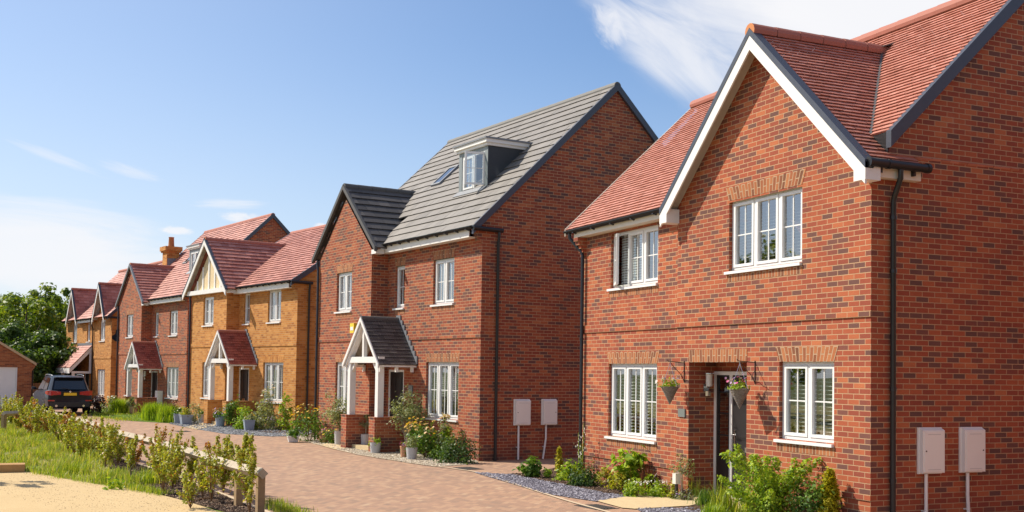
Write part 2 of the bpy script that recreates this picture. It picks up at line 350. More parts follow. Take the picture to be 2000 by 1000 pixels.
def tiles(mb, O, U, Vd, W_, Ln, gauge, lip, mi=0):
    """one roof slope as lapped courses of tile: every course is a tilted strip with a butt edge"""
    O, U, Vd = Vector(O), Vector(U).normalized(), Vector(Vd).normalized(); Nn = U.cross(Vd).normalized()
    if Nn.z < 0: Nn = -Nn
    n = max(1, int(round(Ln/gauge))); g = Ln/n; flip = U.cross(Vd).dot(Nn) < 0
    def add(p, uv):
        if flip: p, uv = p[::-1], uv[::-1]
        mb.face(p, uv, mi)
    tw = .33 if gauge > .28 else (.29 if gauge > .15 else (.2 if gauge > .11 else .165)); m = max(1, int(round(W_/tw))); tw = W_/m
    for k in range(n):
        xs = [0.0]+[min(W_, max(0, (i+(.5 if k % 2 else 0))*tw)) for i in range(1 if not k % 2 else 0, m)]+[W_]
        for i in range(len(xs)-1):
            if xs[i+1]-xs[i] < .01: continue
            h = lip*random.uniform(.86, 1.1); sl = random.uniform(-.05, .05)*lip; dv = random.uniform(-.004, .004); p, q = U*(xs[i]+.0015), U*(xs[i+1]-.0015)
            a, a2 = O+Vd*(k*g+dv)+Nn*(h+sl), O+Vd*(k*g+dv)+Nn*(h-sl); b = O+Vd*((k+1)*g+.5*lip)+Nn*.001; z = O+Vd*(k*g+dv)+Nn*(lip*.5 if k else -.012)     # open joint under every course
            add([a+p, a2+q, b+q, b+p], [(xs[i], k*g), (xs[i+1], k*g), (xs[i+1], (k+1)*g), (xs[i], (k+1)*g)])
            add([z+p, z+q, a2+q, a+p], [(xs[i], k*g), (xs[i+1], k*g), (xs[i+1], k*g+.02), (xs[i], k*g+.02)])
        a = O+Vd*(k*g)+Nn*lip; b = O+Vd*((k+1)*g)+Nn*.001; z = O+Vd*(k*g)
        add([a, b, z], [(0, 0), (0, .1), (.1, 0)]); add([b+U*W_, a+U*W_, z+U*W_], [(0, 0), (0, .1), (.1, 0)])
    return O+Vd*Ln
def ridge(mb, a, b, r=.12, seg=.45, mi=0, endmi=None):
    a, b = Vector(a), Vector(b); d = (b-a); n = max(1, round(d.length/seg)); d.normalize(); side = Vector((0, 0, 1)).cross(d).normalized(); st = (b-a).length/n
    def ring(p, rr): return [p+side*rr*math.cos(t)+Vector((0, 0, 1))*rr*math.sin(t) for t in [R(-25+k*230/8) for k in range(9)]]
    for i in range(n):
        p, q = a+d*(i*st+.004), a+d*((i+1)*st-.004); A, B = ring(p, r*1.03), ring(q, r*.98)
        for k in range(8): mb.face([A[k], B[k], B[k+1], A[k+1]][::-1], mi=mi)
        mb.face(A, mi=mi if endmi is None or i else endmi); mb.face(B[::-1], mi=mi)
def lintel(parent, x0, x1, z, y, mat, h=.22, splay=.07):
    mb = MB(); n = 10; yf = y-.004
    for i in range(n):
        a, b = i/n, (i+1)/n
        bx0, bx1 = x0+(x1-x0)*a, x0+(x1-x0)*b; tx0, tx1 = x0-splay+(x1-x0+2*splay)*a, x0-splay+(x1-x0+2*splay)*b
        mb.face([(bx0, yf, z), (bx1, yf, z), (tx1, yf, z+h), (tx0, yf, z+h)], [(bx0, 0), (bx1, 0), (bx1, h), (bx0, h)])
    mb.face([(x0, yf, z), (x0, y+.1, z), (x1, y+.1, z), (x1, yf, z)])
    mb.face([(x0-splay, y, z+h), (x0-splay, yf, z+h), (x1+splay, yf, z+h), (x1+splay, y, z+h)][::-1])
    return mb.build('lintel', mat, parent)
def soldier(parent, x0, x1, z, y, mat, h=.11):
    mb = MB(); yf = y-.003; mb.face([(x0, yf, z-h), (x1, yf, z-h), (x1, yf, z), (x0, yf, z)], [(x0, .003), (x1, .003), (x1, h), (x0, h)]); mb.face([(x0, y, z-h), (x1, y, z-h), (x1, yf, z-h), (x0, yf, z-h)])
    return mb.build('sill_course', mat, parent)
def leafframe(mb, x0, x1, z0, z1, y0, y1, w):
    mb.box(x0, x1, y0, y1, z0, z0+w); mb.box(x0, x1, y0, y1, z1-w, z1); mb.box(x0, x0+w, y0, y1, z0+w, z1-w); mb.box(x1-w, x1, y0, y1, z0+w, z1-w)
def window(parent, x0, x1, z0, z1, y, n=2, blind=None, openleaf=None, sill=True, bars=True, rec=.065, vent=(), label=None, deep=.07):
    """casement window: frame mesh with leaves and glazing bars, pane, sill, blind as its pieces"""
    mb = MB(); yf = y+rec; fw = .05; ft = deep
    leafframe(mb, x0, x1, z0, z1, yf, yf+ft, fw)
    lw = (x1-x0)/n; pane = MB()
    for i in range(n):
        a, b = x0+lw*i, x0+lw*(i+1)
        if i: mb.box(a-.028, a+.028, yf-.001, yf+ft, z0+fw, z1-fw)
        ia, ib = a+(fw if i == 0 else .028), b-(fw if i == n-1 else .028); ja, jb = z0+fw, z1-fw
        if openleaf and i == openleaf[0]: continue
        lf = .045
        leafframe(mb, ia+.004, ib-.004, ja+.004, jb-.004, yf-.012, yf+ft-.02, lf)
        ga, gb, gc, gd = ia+lf+.004, ib-lf-.004, ja+lf+.004, jb-lf-.004
        pane.face([(ga-.01, yf+.03, gc-.01), (gb+.01, yf+.03, gc-.01), (gb+.01, yf+.03, gd+.01), (ga-.01, yf+.03, gd+.01)])
        if bars:
            mx, mz = (ga+gb)/2, (gc+gd)/2
            mb.box(mx-.009, mx+.009, yf+.022, yf+.038, gc, mz-.009); mb.box(mx-.009, mx+.009, yf+.022, yf+.038, mz+.009, gd)
            mb.box(ga, gb, yf+.022, yf+.038, mz-.009, mz+.009)
    w = mb.build('window', white, parent)
    if label: w['label'] = label
    pane.build('pane', glass, w)
    if sill:
        s = MB(); s.box(x0-.075, x1+.0, y-.045, yf+.02, z0-.055, z0-.012); s.box(x0+.002, x1-.002, y+.01, yf+.03, z0-.012, z0-.001); s.build('sill', white, w)
    if openleaf:
        i, ang, side = openleaf; a, b = x0+lw*i+.05, x0+lw*(i+1)-.03; ln = b-a; hx = a if side == 'l' else b
        o = MB(); q = MB(); leafframe(o, 0, ln, 0, z1-z0-.1, -.02, .03, .05)
        q.face([(.045, .005, .045), (ln-.045, .005, .045), (ln-.045, .005, z1-z0-.145), (.045, .005, z1-z0-.145)])
        o.box(ln/2-.009, ln/2+.009, -.004, .014, .05, z1-z0-.15); o.box(.05, ln-.05, -.005, .015, (z1-z0-.1)/2-.009, (z1-z0-.1)/2+.009)
        for k in (o, q):
            for v in k.V:
                if side == 'r': v.x -= ln
                c, s_ = math.cos(ang), math.sin(ang); v.x, v.y = v.x*c-v.y*s_+hx, v.x*s_+v.y*c+yf
                v.z += z0+.05
        oo = o.build('open_casement', white, w); q.build('open_pane', glass, w)
    if blind:
        bl = MB()
        if blind[0] == 'slat':
            top, bot, rng_ = z1-.05, z0+.05+blind[1]*(z1-z0), blind[2] if len(blind) > 2 else [(x0+.05, x1-.05)]
            tilt = blind[3] if len(blind) > 3 else .5; pitch = blind[4] if len(blind) > 4 else .05
            for a, b in rng_:
                z = top
                while z > bot:
                    h = pitch*.92; c, s_ = math.cos(tilt)*h/2, math.sin(tilt)*h/2
                    bl.face([(a, yf+.16-c, z-s_), (b, yf+.16-c, z-s_), (b, yf+.16+c, z+s_), (a, yf+.16+c, z+s_)]); z -= pitch
                for k in (.2, .8): xx = a+(b-a)*k; bl.box(xx-.004, xx+.004, yf+.125, yf+.13, bot, top)
            bl.build('blind', blind_m, w)
        elif blind[0] == 'curtain':
            for a, b in blind[1]:
                k = 14; pts = []
                for i in range(k+1):
                    u = a+(b-a)*i/k; pts.append((u, yf+.2+.035*math.sin(i*2.3)))
                for i in range(k): bl.face([(*pts[i], z0+.02), (*pts[i+1], z0+.02), (*pts[i+1], z1-.02), (*pts[i], z1-.02)])
            bl.build('curtain', curtain_m, w)
    return w
def gutter(parent, a, b, brackets=.9, r=.06, out=(0, -1, 0), endx=True):
    a, b = Vector(a), Vector(b); mb = MB(); d = (b-a).normalized(); o = Vector(out)
    prof = [(math.cos(t), math.sin(t)) for t in [math.pi+math.pi*k/8 for k in range(9)]]
    A = [a+o*(-x*r)+Vector((0, 0, z*r)) for x, z in prof]; B = [p+(b-a) for p in A]
    for k in range(8): mb.face([A[k], A[k+1], B[k+1], B[k]]); mb.face([B[k], B[k+1], A[k+1], A[k]])
    mb.face(A); mb.face(B[::-1])
    mb.bar(a+o*r+Vector((0, 0, .0)), b+o*r, .012, .012)
    n = max(1, int((b-a).length/brackets))
    for i in range(n+1):
        p = a+(b-a)*((i+.5)/(n+1))
        mb.bar(p-o*(r+.05)+Vector((0, 0, -r-.02)), p+o*r*.7+Vector((0, 0, -r*.75)), .05, .03)
        mb.bar(p-o*(r+.05)+Vector((0, 0, -r-.05)), p-o*(r+.0)+Vector((0, 0, 0)), .05, .03)
    return mb.build('gutter', black_pl, parent)
def downpipe(parent, path, r=.036, clips=()):
    mb = MB(); mb.tube(path, r, 10)
    x, y = path[-1][0], path[-1][1]
    for z in clips: mb.tube([(x, y, z-.025), (x, y, z+.025)], r*1.22, 10); mb.box(x-.05, x+.01, y-.012, y+.012, z-.01, z+.01)
    return mb.build('downpipe', black_pl, parent, sm=True)
def door_unit(parent, x0, x1, z0, z1, y, sidelight=None, handle='l'):
    mb = MB(); f = .06
    mb.box(x0, x0+f, y-.05, y+.02, z0, z1); mb.box(x1-f, x1, y-.05, y+.02, z0, z1); mb.box(x0+f, x1-f, y-.05, y+.02, z1-f, z1); mb.box(x0+f, x1-f, y-.06, y+.02, z0, z0+.05)
    dx0 = x0+f
    if sidelight:
        s = x0+f+sidelight; mb.box(s, s+.07, y-.05, y+.02, z0+.05, z1-f); dx0 = s+.07
    dd = MB(); X0, X1, Z0, Z1 = dx0+.004, x1-f-.004, z0+.055, z1-f-.004
    dd.box(X0, X1, y-.03, y+.01, Z0, Z1)
    for pa, pb in ((Z0+.12, Z0+.75), (Z0+.95, Z1-.14)):          # raised panels
        for xa, xb in ((X0+.11, (X0+X1)/2-.06), ((X0+X1)/2+.06, X1-.11)):
            dd.box(xa, xb, y-.038, y-.03, pa, pb); dd.box(xa+.03, xb-.03, y-.044, y-.038, pa+.03, pb-.03)
    fr = mb.build('door_frame', white, parent)
    d = dd.build('door', door_black, parent)
    h = MB(); hx = X0+.07 if handle == 'l' else X1-.07
    h.box(hx-.02, hx+.02, y-.045, y-.03, z0+.85, z0+1.15); h.tube([(hx, y-.045, z0+1.07), (hx, y-.09, z0+1.07), (hx+(.12 if handle == 'l' else -.12), y-.09, z0+1.07)], .011, 8)
    h.box((X0+X1)/2-.13, (X0+X1)/2+.13, y-.05, y-.044, z0+.80, z0+.88)
    h.build('door_handle', chrome, d)
    if sidelight:
        g = MB(); a, b = x0+f, x0+f+sidelight; lf = MB()
        leafframe(lf, a, b, z0+.05, z1-f, y-.035, y+.01, .05); lf.box(a+.05, b-.05, y-.035, y+.01, z0+.1, z0+.7)
        for zz in (z0+1.05, z0+1.42, z0+1.78): lf.box(a+.05, b-.05, y-.03, y-.005, zz-.012, zz+.012)
        s_ = lf.build('sidelight', door_black, parent)
        g.face([(a+.05, y-.015, z0+.7), (b-.05, y-.015, z0+.7), (b-.05, y-.015, z1-f-.05), (a+.05, y-.015, z1-f-.05)]); g.build('pane', glass, s_)
    return d
def meter_box(parent, x, y, z, flip=False, w=.40, bend=0.0):
    """meter cabinet on the side wall x: hood, door, lock and conduit; y is its near edge along the wall"""
    h, dp = .60, .10; mb = MB()
    mb.box(x, x+.03, y-.015, y+w+.015, z-.015, z+h+.02); mb.box(x+.03, x+dp, y, y+w, z, z+h-.02); mb.prism([(x+.03, y, z+h-.02), (x+dp, y, z+h-.02), (x+.03, y, z+h+.015)][::-1], (0, w, 0))
    b = mb.build('meter_box', box_cream, parent)
    d = MB(); d.box(x+dp+.0005, x+dp+.010, y+.018, y+w-.018, z+.018, z+h-.04); d.build('cabinet_door', box_cream, b)
    rm_ = MB(); rm_.box(x+dp+.010, x+dp+.012, y+.08, y+w-.08, z+.045, z+.05); rm_.box(x+dp+.010, x+dp+.012, y+.08, y+w-.08, z+h-.075, z+h-.07); rm_.build('door_slot', pot_grey, b)
    yy = y+(w-.05 if flip else .05); k = MB(); k.tube([(x+dp+.01, yy, z+h*.5), (x+dp+.016, yy, z+h*.5)], .010, 8); k.build('lock', black_pl, b)
    p = MB(); yp = y+w*.26; p.tube([(x+.05, yp, z-.015), (x+.05, yp, z*.6), (x+.05, yp-bend, .0)], .024, 10); p.box(x, x+.05, yp-.04-bend*.4, yp+.04-bend*.4, z*.35, z*.35+.015); p.build('conduit', white, b, sm=True)
    return b
def wall_light(parent, x, y, z, side='x'):
    """cylindrical porch lamp on the reveal that faces +x"""
    mb = MB(); mb.box(x, x+.03, y-.05, y+.05, z-.2, z-.05); mb.lathe([(.0, -.26), (.05, -.25), (.055, -.17), (.0, -.16)], (x+.07, y, z)); mb.bar((x+.03, y, z-.1), (x+.12, y, z-.1), .03, .03)
    mb.lathe([(.0, .15), (.085, .14), (.085, .125), (.0, .12)], (x+.12, y, z))
    o = mb.build('porch_lamp', chrome, parent)
    g = MB(); g.lathe([(0, -.09), (.055, -.085), (.055, .12), (0, .12)], (x+.12, y, z)); g.build('lamp_shade', lamp_glass, o, sm=True); return o
# ------------------------------------------------------------------ ground materials
def paving_mat():
    m, t, b = newmat('block_paving'); v = mapv(t, coords(t), rot=(0, 0, R(38)))
    c, f = brick_tex(t, v, .2, .1, .003, .1)
    big = noise(t, v, .25, 4, .6); mid = noise(t, v, 1.7, 4, .6)
    val = mth(t, 'ADD', mth(t, 'MULTIPLY', c, .75), mth(t, 'MULTIPLY', mid, .35), clamp=True)
    colr = ramp(t, val, [(0, (.23, .18, .14)), (.25, (.32, .205, .145)), (.6, (.38, .235, .160)), (.85, (.43, .275, .18)), (1, (.45, .32, .22))])
    colr = mixc(t, mth(t, 'MULTIPLY', f, .5), colr, (.30, .24, .18))
    colr = mixc(t, .6, colr, mixc(t, big, (.80, .82, .85), (1.18, 1.14, 1.1)), 'MULTIPLY')
    colr = mixc(t, .35, colr, mixc(t, noise(t, v, 30, 4, .7), (.6, .6, .6), (1.4, 1.4, 1.4)), 'MULTIPLY')
    tr = noise(t, mapv(t, coords(t), (.05, .7, 1)), 1, 4, .6); colr = mixc(t, mth(t, 'MULTIPLY', smooth(t, tr, .52, .7), .22), colr, (.20, .15, .12))
    moss = mth(t, 'MULTIPLY', smooth(t, noise(t, v, .6, 5, .7), .55, .7), mth(t, 'MULTIPLY', f, .6)); colr = mixc(t, moss, colr, (.10, .11, .04))
    spot = smooth(t, noise(t, v, 2.6, 3, .5), .74, .80); colr = mixc(t, mth(t, 'MULTIPLY', spot, .45), colr, (.12, .095, .08))
    L(t, colr, b.inputs['Base Color']); b.inputs['Roughness'].default_value = .85; b.inputs['Specular IOR Level'].default_value = .25
    bump(t, b, mth(t, 'MULTIPLY', f, -1.0), .5, .004); return m
def grain_mat(name, stops, scale, bmp=.6, bd=.02, big=.4, patches=None):
    m, t, b = newmat(name); v = coords(t)
    vo = N(t, 'ShaderNodeTexVoronoi', i_Scale=float(scale)); L(t, v, vo.inputs['Vector'])
    sp = N(t, 'ShaderNodeSeparateColor'); L(t, vo.outputs['Color'], sp.inputs[0])
    colr = ramp(t, sp.outputs[0], stops)
    colr = mixc(t, big, colr, mixc(t, noise(t, v, .8, 5, .65), (.65, .66, .66), (1.3, 1.27, 1.22)), 'MULTIPLY')
    if patches: colr = mixc(t, smooth(t, noise(t, v, patches[1], 5, .65), .48, .62), colr, patches[0])
    L(t, colr, b.inputs['Base Color']); b.inputs['Roughness'].default_value = .95; b.inputs['Specular IOR Level'].default_value = .15
    h = mth(t, 'ADD', mth(t, 'MULTIPLY', vo.outputs['Distance'], -1.0), mth(t, 'MULTIPLY', noise(t, v, scale*.3, 5), .8))
    bump(t, b, h, bmp, bd); return m
paving = paving_mat()
def sand_mat():
    m, t, b = newmat('hoggin_path'); v = coords(t); n1 = noise(t, v, 70, 5, .75); n2 = noise(t, v, 1.1, 5, .6); n3 = noise(t, v, 24, 3, .6)
    colr = ramp(t, n1, [(.25, (.36, .245, .12)), (.45, (.54, .395, .215)), (.62, (.63, .485, .28)), (.8, (.74, .61, .40))])
    colr = mixc(t, .5, colr, mixc(t, n2, (.76, .74, .70), (1.2, 1.2, 1.2)), 'MULTIPLY'); colr = mixc(t, mth(t, 'MULTIPLY', smooth(t, n3, .70, .78), .35), colr, (.34, .22, .11))
    L(t, colr, b.inputs['Base Color']); b.inputs['Roughness'].default_value = .95; b.inputs['Specular IOR Level'].default_value = .1; bump(t, b, n1, .25, .006); return m
sand_m = sand_mat()
earth_m = grain_mat('rough_meadow_earth', [(0, (.20, .17, .06)), (.5, (.30, .27, .10)), (1, (.42, .34, .17))], 30, .5, .02, .5, ((.16, .21, .035), 1.2))
mulch_m = grain_mat('bark_mulch', [(0, (.03, .02, .014)), (.5, (.085, .05, .032)), (.85, (.17, .105, .07)), (1, (.30, .21, .15))], 42, 1.0, .035, .4)
slate_m = grain_mat('slate_chippings', [(0, (.10, .095, .115)), (.5, (.19, .18, .22)), (1, (.34, .33, .38))], 32, 1.0, .03, .3)
slate_g = grain_mat('grey_slate_chippings', [(0, (.10, .105, .12)), (.5, (.20, .21, .23)), (1, (.38, .39, .41))], 26, 1.0, .03, .3)
gravel_m = grain_mat('cream_gravel', [(0, (.28, .22, .16)), (.5, (.50, .42, .31)), (1, (.70, .63, .52))], 34, 1.0, .03, .3)
lawn_m = grain_mat('lawn', [(0, (.06, .11, .015)), (.5, (.10, .17, .02)), (1, (.16, .23, .03))], 30, .8, .03, .5)
ground_m = grain_mat('ground_soil', [(0, (.07, .10, .025)), (.5, (.10, .13, .035)), (1, (.15, .15, .06))], 6, .6, .03, .6)
stone_m = plain('cream_stone_path', (.56, .44, .26), .85, .2, .12, 6, bmp=.2)
edge_m = plain('cream_edging', (.56, .45, .32), .85, .2, .15, 8)
drain_m = plain('iron_drain', (.05, .045, .042), .6, .4, .2, 20)
def wood_mat(name, c, gr):
    m, t, b = newmat(name); v = coords(t)
    g = noise(t, mapv(t, v, (gr, 14, 14)), 1, 5, .65); k = noise(t, v, 3, 4)
    colr = mixc(t, g, tuple(x*.62 for x in c), tuple(min(1, x*1.3) for x in c)); colr = mixc(t, .5, colr, mixc(t, k, (.7, .68, .66), (1.2, 1.2, 1.2)), 'MULTIPLY')
    L(t, colr, b.inputs['Base Color']); b.inputs['Roughness'].default_value = .85; b.inputs['Specular IOR Level'].default_value = .2; bump(t, b, g, .35, .006); return m
rail_wood = wood_mat('weathered_rail', (.47, .40, .31), 2.0)
post_wood = wood_mat('weathered_post', (.36, .25, .145), 9.0)
sleeper_wood = wood_mat('new_sleeper', (.46, .27, .115), 2.0)
fence_wood = wood_mat('brown_fence', (.22, .15, .085), 9.0)
bark_m = wood_mat('bark', (.15, .115, .08), 9.0)
stem_m = wood_mat('stem', (.22, .13, .07), 9.0)
pale_bark = wood_mat('olive_bark', (.34, .29, .22), 9.0)
def leaf_mat(name, stops, trans=.35, rough=.5):
    m, t, b = newmat(name)
    geo = t.nodes.new('ShaderNodeNewGeometry'); colr = ramp(t, geo.outputs['Random Per Island'], stops)
    L(t, colr, b.inputs['Base Color']); b.inputs['Roughness'].default_value = rough; b.inputs['Specular IOR Level'].default_value = .35
    tl = N(t, 'ShaderNodeBsdfTranslucent'); L(t, mixc(t, 1.0, colr, (1.5, 1.45, .6), 'MULTIPLY'), tl.inputs['Color'])
    mx = N(t, 'ShaderNodeMixShader', i_Fac=trans); L(t, b.outputs[0], mx.inputs[1]); L(t, tl.outputs[0], mx.inputs[2]); L(t, mx.outputs[0], t.nodes['Material Output'].inputs[0]); return m
lf_tree = leaf_mat('tree_leaf', [(0, (0.063, 0.120, 0.012)), (.5, (0.144, 0.226, 0.020)), (1, (0.331, 0.382, 0.030))])
lf_tree2 = leaf_mat('dark_tree_leaf', [(0, (0.029, 0.068, 0.013)), (.6, (0.061, 0.122, 0.019)), (1, (0.134, 0.208, 0.026))])
lf_hedge = leaf_mat('hedge_leaf', [(0, (0.166, 0.205, 0.020)), (.45, (0.332, 0.367, 0.029)), (.8, (0.480, 0.477, 0.046)), (.9, (0.414, 0.290, 0.053)), (1, (0.431, 0.171, 0.046))])
lf_rust = leaf_mat('rusty_leaf', [(0, (0.246, 0.209, 0.026)), (.4, (0.386, 0.273, 0.040)), (.75, (0.439, 0.182, 0.053)), (1, (0.351, 0.100, 0.040))])
lf_bright = leaf_mat('bright_leaf', [(0, (0.121, 0.232, 0.013)), (.5, (0.257, 0.392, 0.020)), (1, (0.432, 0.522, 0.039))])
lf_green = leaf_mat('green_leaf', [(0, (0.049, 0.120, 0.017)), (.5, (0.098, 0.195, 0.024)), (1, (0.196, 0.300, 0.042))])
lf_dark = leaf_mat('dark_leaf', [(0, (0.021, 0.056, 0.014)), (.5, (0.046, 0.101, 0.022)), (1, (0.117, 0.182, 0.042))])
lf_gold = leaf_mat('gold_conifer', [(0, (.26, .27, .012)), (.5, (.46, .43, .016)), (1, (.66, .56, .03))], .25)
lf_olive = leaf_mat('olive_leaf', [(0, (0.104, 0.135, 0.054)), (.5, (0.208, 0.250, 0.108)), (1, (0.390, 0.419, 0.216))])
lf_grey = leaf_mat('grey_green_leaf', [(0, (0.130, 0.169, 0.072)), (.5, (0.234, 0.273, 0.132)), (1, (0.390, 0.403, 0.240))])
lf_purple = leaf_mat('purple_leaf', [(0, (.03, .012, .02)), (.6, (.065, .028, .04)), (1, (.12, .05, .06))], .15)
lf_brown = leaf_mat('red_brown_leaf', [(0, (.10, .035, .025)), (1, (.24, .09, .05))], .2)
grass_m = leaf_mat('grass_blade', [(0, (0.120, 0.194, 0.014)), (.5, (0.247, 0.349, 0.024)), (.8, (0.375, 0.434, 0.042)), (1, (0.540, 0.465, 0.144))], .4)
grass_dry = leaf_mat('dry_grass_blade', [(0, (0.238, 0.266, 0.048)), (.5, (0.364, 0.364, 0.084)), (1, (0.588, 0.476, 0.192))], .4)
def petal(name, c1, c2):
    return leaf_mat(name, [(0, c1), (1, c2)], .2)
f_yellow = petal('yellow_petal', (.70, .42, .02), (.82, .62, .08)); f_peach = petal('peach_petal', (.74, .50, .28), (.84, .68, .46))
f_white = petal('white_petal', (.70, .70, .66), (.84, .84, .82)); f_pink = petal('pink_petal', (.55, .05, .24), (.75, .22, .42))
f_mauve = petal('mauve_petal', (.38, .22, .55), (.60, .46, .72)); f_purple = petal('purple_petal', (.17, .05, .35), (.30, .12, .55)); f_red = petal('red_petal', (.28, .012, .03), (.45, .03, .05))
f_cream = petal('cream_petal', (.62, .52, .36), (.78, .70, .54))
# ------------------------------------------------------------------ planting kit
def unit(v): return v/np.maximum(np.linalg.norm(v, axis=-1, keepdims=True), 1e-9)
def leafmesh(name, P, Nn, S, mat, parent, asp=.5, fold=0.0):
    P = np.asarray(P, float); n = len(P); Nn = unit(np.asarray(Nn, float)); S = np.broadcast_to(np.asarray(S, float), (n,))[:, None]
    rnd = rng.normal(size=(n, 3)); T = unit(rnd-Nn*np.sum(rnd*Nn, 1, keepdims=True)); B = np.cross(Nn, T)
    V = np.stack([P-T*S*.5, P+B*S*asp*.5-T*S*.05+Nn*S*fold, P+T*S*.5, P-B*S*asp*.5-T*S*.05+Nn*S*fold], 1).reshape(-1, 3)
    me = bpy.data.meshes.new(name); me.vertices.add(4*n); me.vertices.foreach_set('co', V.astype(np.float32).ravel())
    me.loops.add(4*n); me.loops.foreach_set('vertex_index', np.arange(4*n, dtype=np.int32)); me.polygons.add(n)
    me.polygons.foreach_set('loop_start', np.arange(0, 4*n, 4, dtype=np.int32)); me.materials.append(mat); me.update(calc_edges=True); me.validate()
    o = bpy.data.objects.new(name, me); COL.objects.link(o)
    if parent: o.parent = parent
    return o
def clumpcloud(n, w, d, h, k, spread, shape='ball', z0=0.0, shell=.55):
    """leaf positions gathered in k clumps over a body w x d x h standing on z0"""
    u = unit(rng.normal(size=(k, 3))); rr = (shell+(1-shell)*rng.random((k, 1)))
    C = u*rr
    if shape == 'dome': C[:, 2] = np.abs(C[:, 2])*2-1
    if shape == 'cone':
        t = rng.random(k)**1.4; a = rng.random(k)*6.283; r_ = (1-t)*(.5+.5*rng.random(k)); C = np.stack([r_*np.cos(a), r_*np.sin(a), t*2-1], 1)
    if shape == 'column':
        t = rng.random(k); a = rng.random(k)*6.283; r_ = np.minimum(1, 1.25*(1-t)**.85)*np.minimum(1, .45+3*t)*(.4+.6*rng.random(k)); C = np.stack([r_*np.cos(a), r_*np.sin(a), t*2-1], 1)
    C = C*np.array([w/2, d/2, h/2])+np.array([0, 0, z0+h/2])
    i = rng.integers(0, k, n); P = C[i]+rng.normal(size=(n, 3))*spread
    P[:, 2] = np.maximum(P[:, 2], .01)
    ctr = np.array([0, 0, z0+h*.35]); Nn = unit(P-ctr)*.7+rng.normal(size=(n, 3))*.55+np.array([0, 0, .5])
    return P, Nn, C
def stems(parent, C, r=.006, k=8, mat=None, base=(0, 0, 0), name='stem'):
    mb = MB()
    for c in C[:k]:
        c = Vector(c); b = Vector(base)+Vector((c.x*.12, c.y*.12, 0)); m_ = b.lerp(c, .55)+Vector((0, 0, .1*(c.z-b.z)))-Vector((c.x*.15, c.y*.15, 0)); mb.tube([b, m_, c], [r, r*.8, r*.4], 5, cap=False)
    return mb.build(name, mat or stem_m, parent)
def flowers(parent, P, Nn, s, mat, name='flower', petals=6):
    """big blooms (roses) are parts one by one; small ones grow out of the foliage mesh"""
    import bmesh
    def disc(p, n_):
        n_ = Vector(n_).normalized(); t = n_.orthogonal().normalized(); b = n_.cross(t); ss = s*random.uniform(.75, 1.25); a0 = random.random()*6; ring = []
        for i in range(petals*2):
            a = a0+math.pi*i/petals; r_ = ss*(.5 if i % 2 == 0 else .36); ring.append(Vector(p)+(t*math.cos(a)+b*math.sin(a))*r_+n_*(.12*ss if i % 2 == 0 else .05*ss))
        return ring
    if s >= .08:
        for p, n_ in zip(P, Nn):
            mb = MB(); n_ = Vector(n_).normalized(); base = Vector(p); c = base+n_*s*.12
            for sc, lift in ((1.0, .0), (.66, .12)):
                q = disc(base+n_*s*lift, n_); q = [base+n_*s*lift+(v-base-n_*s*lift)*sc for v in q]; cc = base+n_*s*(lift-.05); mb_f = [(q[k], q[(k+1) % len(q)]) for k in range(len(q))]
                for a, b in mb_f: mb.face([cc, a, b], [(0, 0)]*3)
            mb.build(name, mat, parent)
        return
    fo = next((c for c in parent.children if c.name.startswith('foliage')), None)
    me = fo.data; bm = bmesh.new(); bm.from_mesh(me)
    if mat.name not in [m.name for m in me.materials]: me.materials.append(mat)
    mi = [m.name for m in me.materials].index(mat.name)
    for p, n_ in zip(P, Nn):
        f = bm.faces.new([bm.verts.new(v) for v in disc(p, n_)]); f.material_index = mi
    bm.to_mesh(me); bm.free()
def surf(P, Nn, n, top=True):
    """leaf sites best suited for a bloom: outermost and upmost"""
    P = np.asarray(P); k = P[:, 2]*(1 if top else .3)+np.linalg.norm(P[:, :2], axis=1)*.7+rng.random(len(P))*.25*P[:, 2].max(); i = np.argsort(-k)[:n*2]; i = rng.permutation(i)[:n]
    return P[i]*1.04, Nn[i]+np.array([-.2, -.5, .5])
def shrub(name, label, loc, w, h, n, ls, mat, shape='ball', k=22, asp=.5, d=None, flw=None, group=None, cat='shrub', z0=0.0, stemk=6, spread=None, parent=None, shell=.55, smat=None, fname='foliage'):
    r = parent or thing(name, label, cat, loc, random.uniform(0, 6), group)
    P, Nn, C = clumpcloud(n, w, d or w, h, k, spread or w*.11, shape, z0, shell)
    leafmesh(fname, P, Nn, ls*rng.uniform(.65, 1.3, n), mat, r, asp, .08)
    if stemk: stems(r, C, max(.004, w*.012), stemk, smat, (0, 0, max(0, z0-.02) if parent else 0))
    if flw:
        for fm, fn, fs in flw:
            q, m_ = surf(P, Nn, fn); flowers(r, q, m_, fs, fm)
    return r
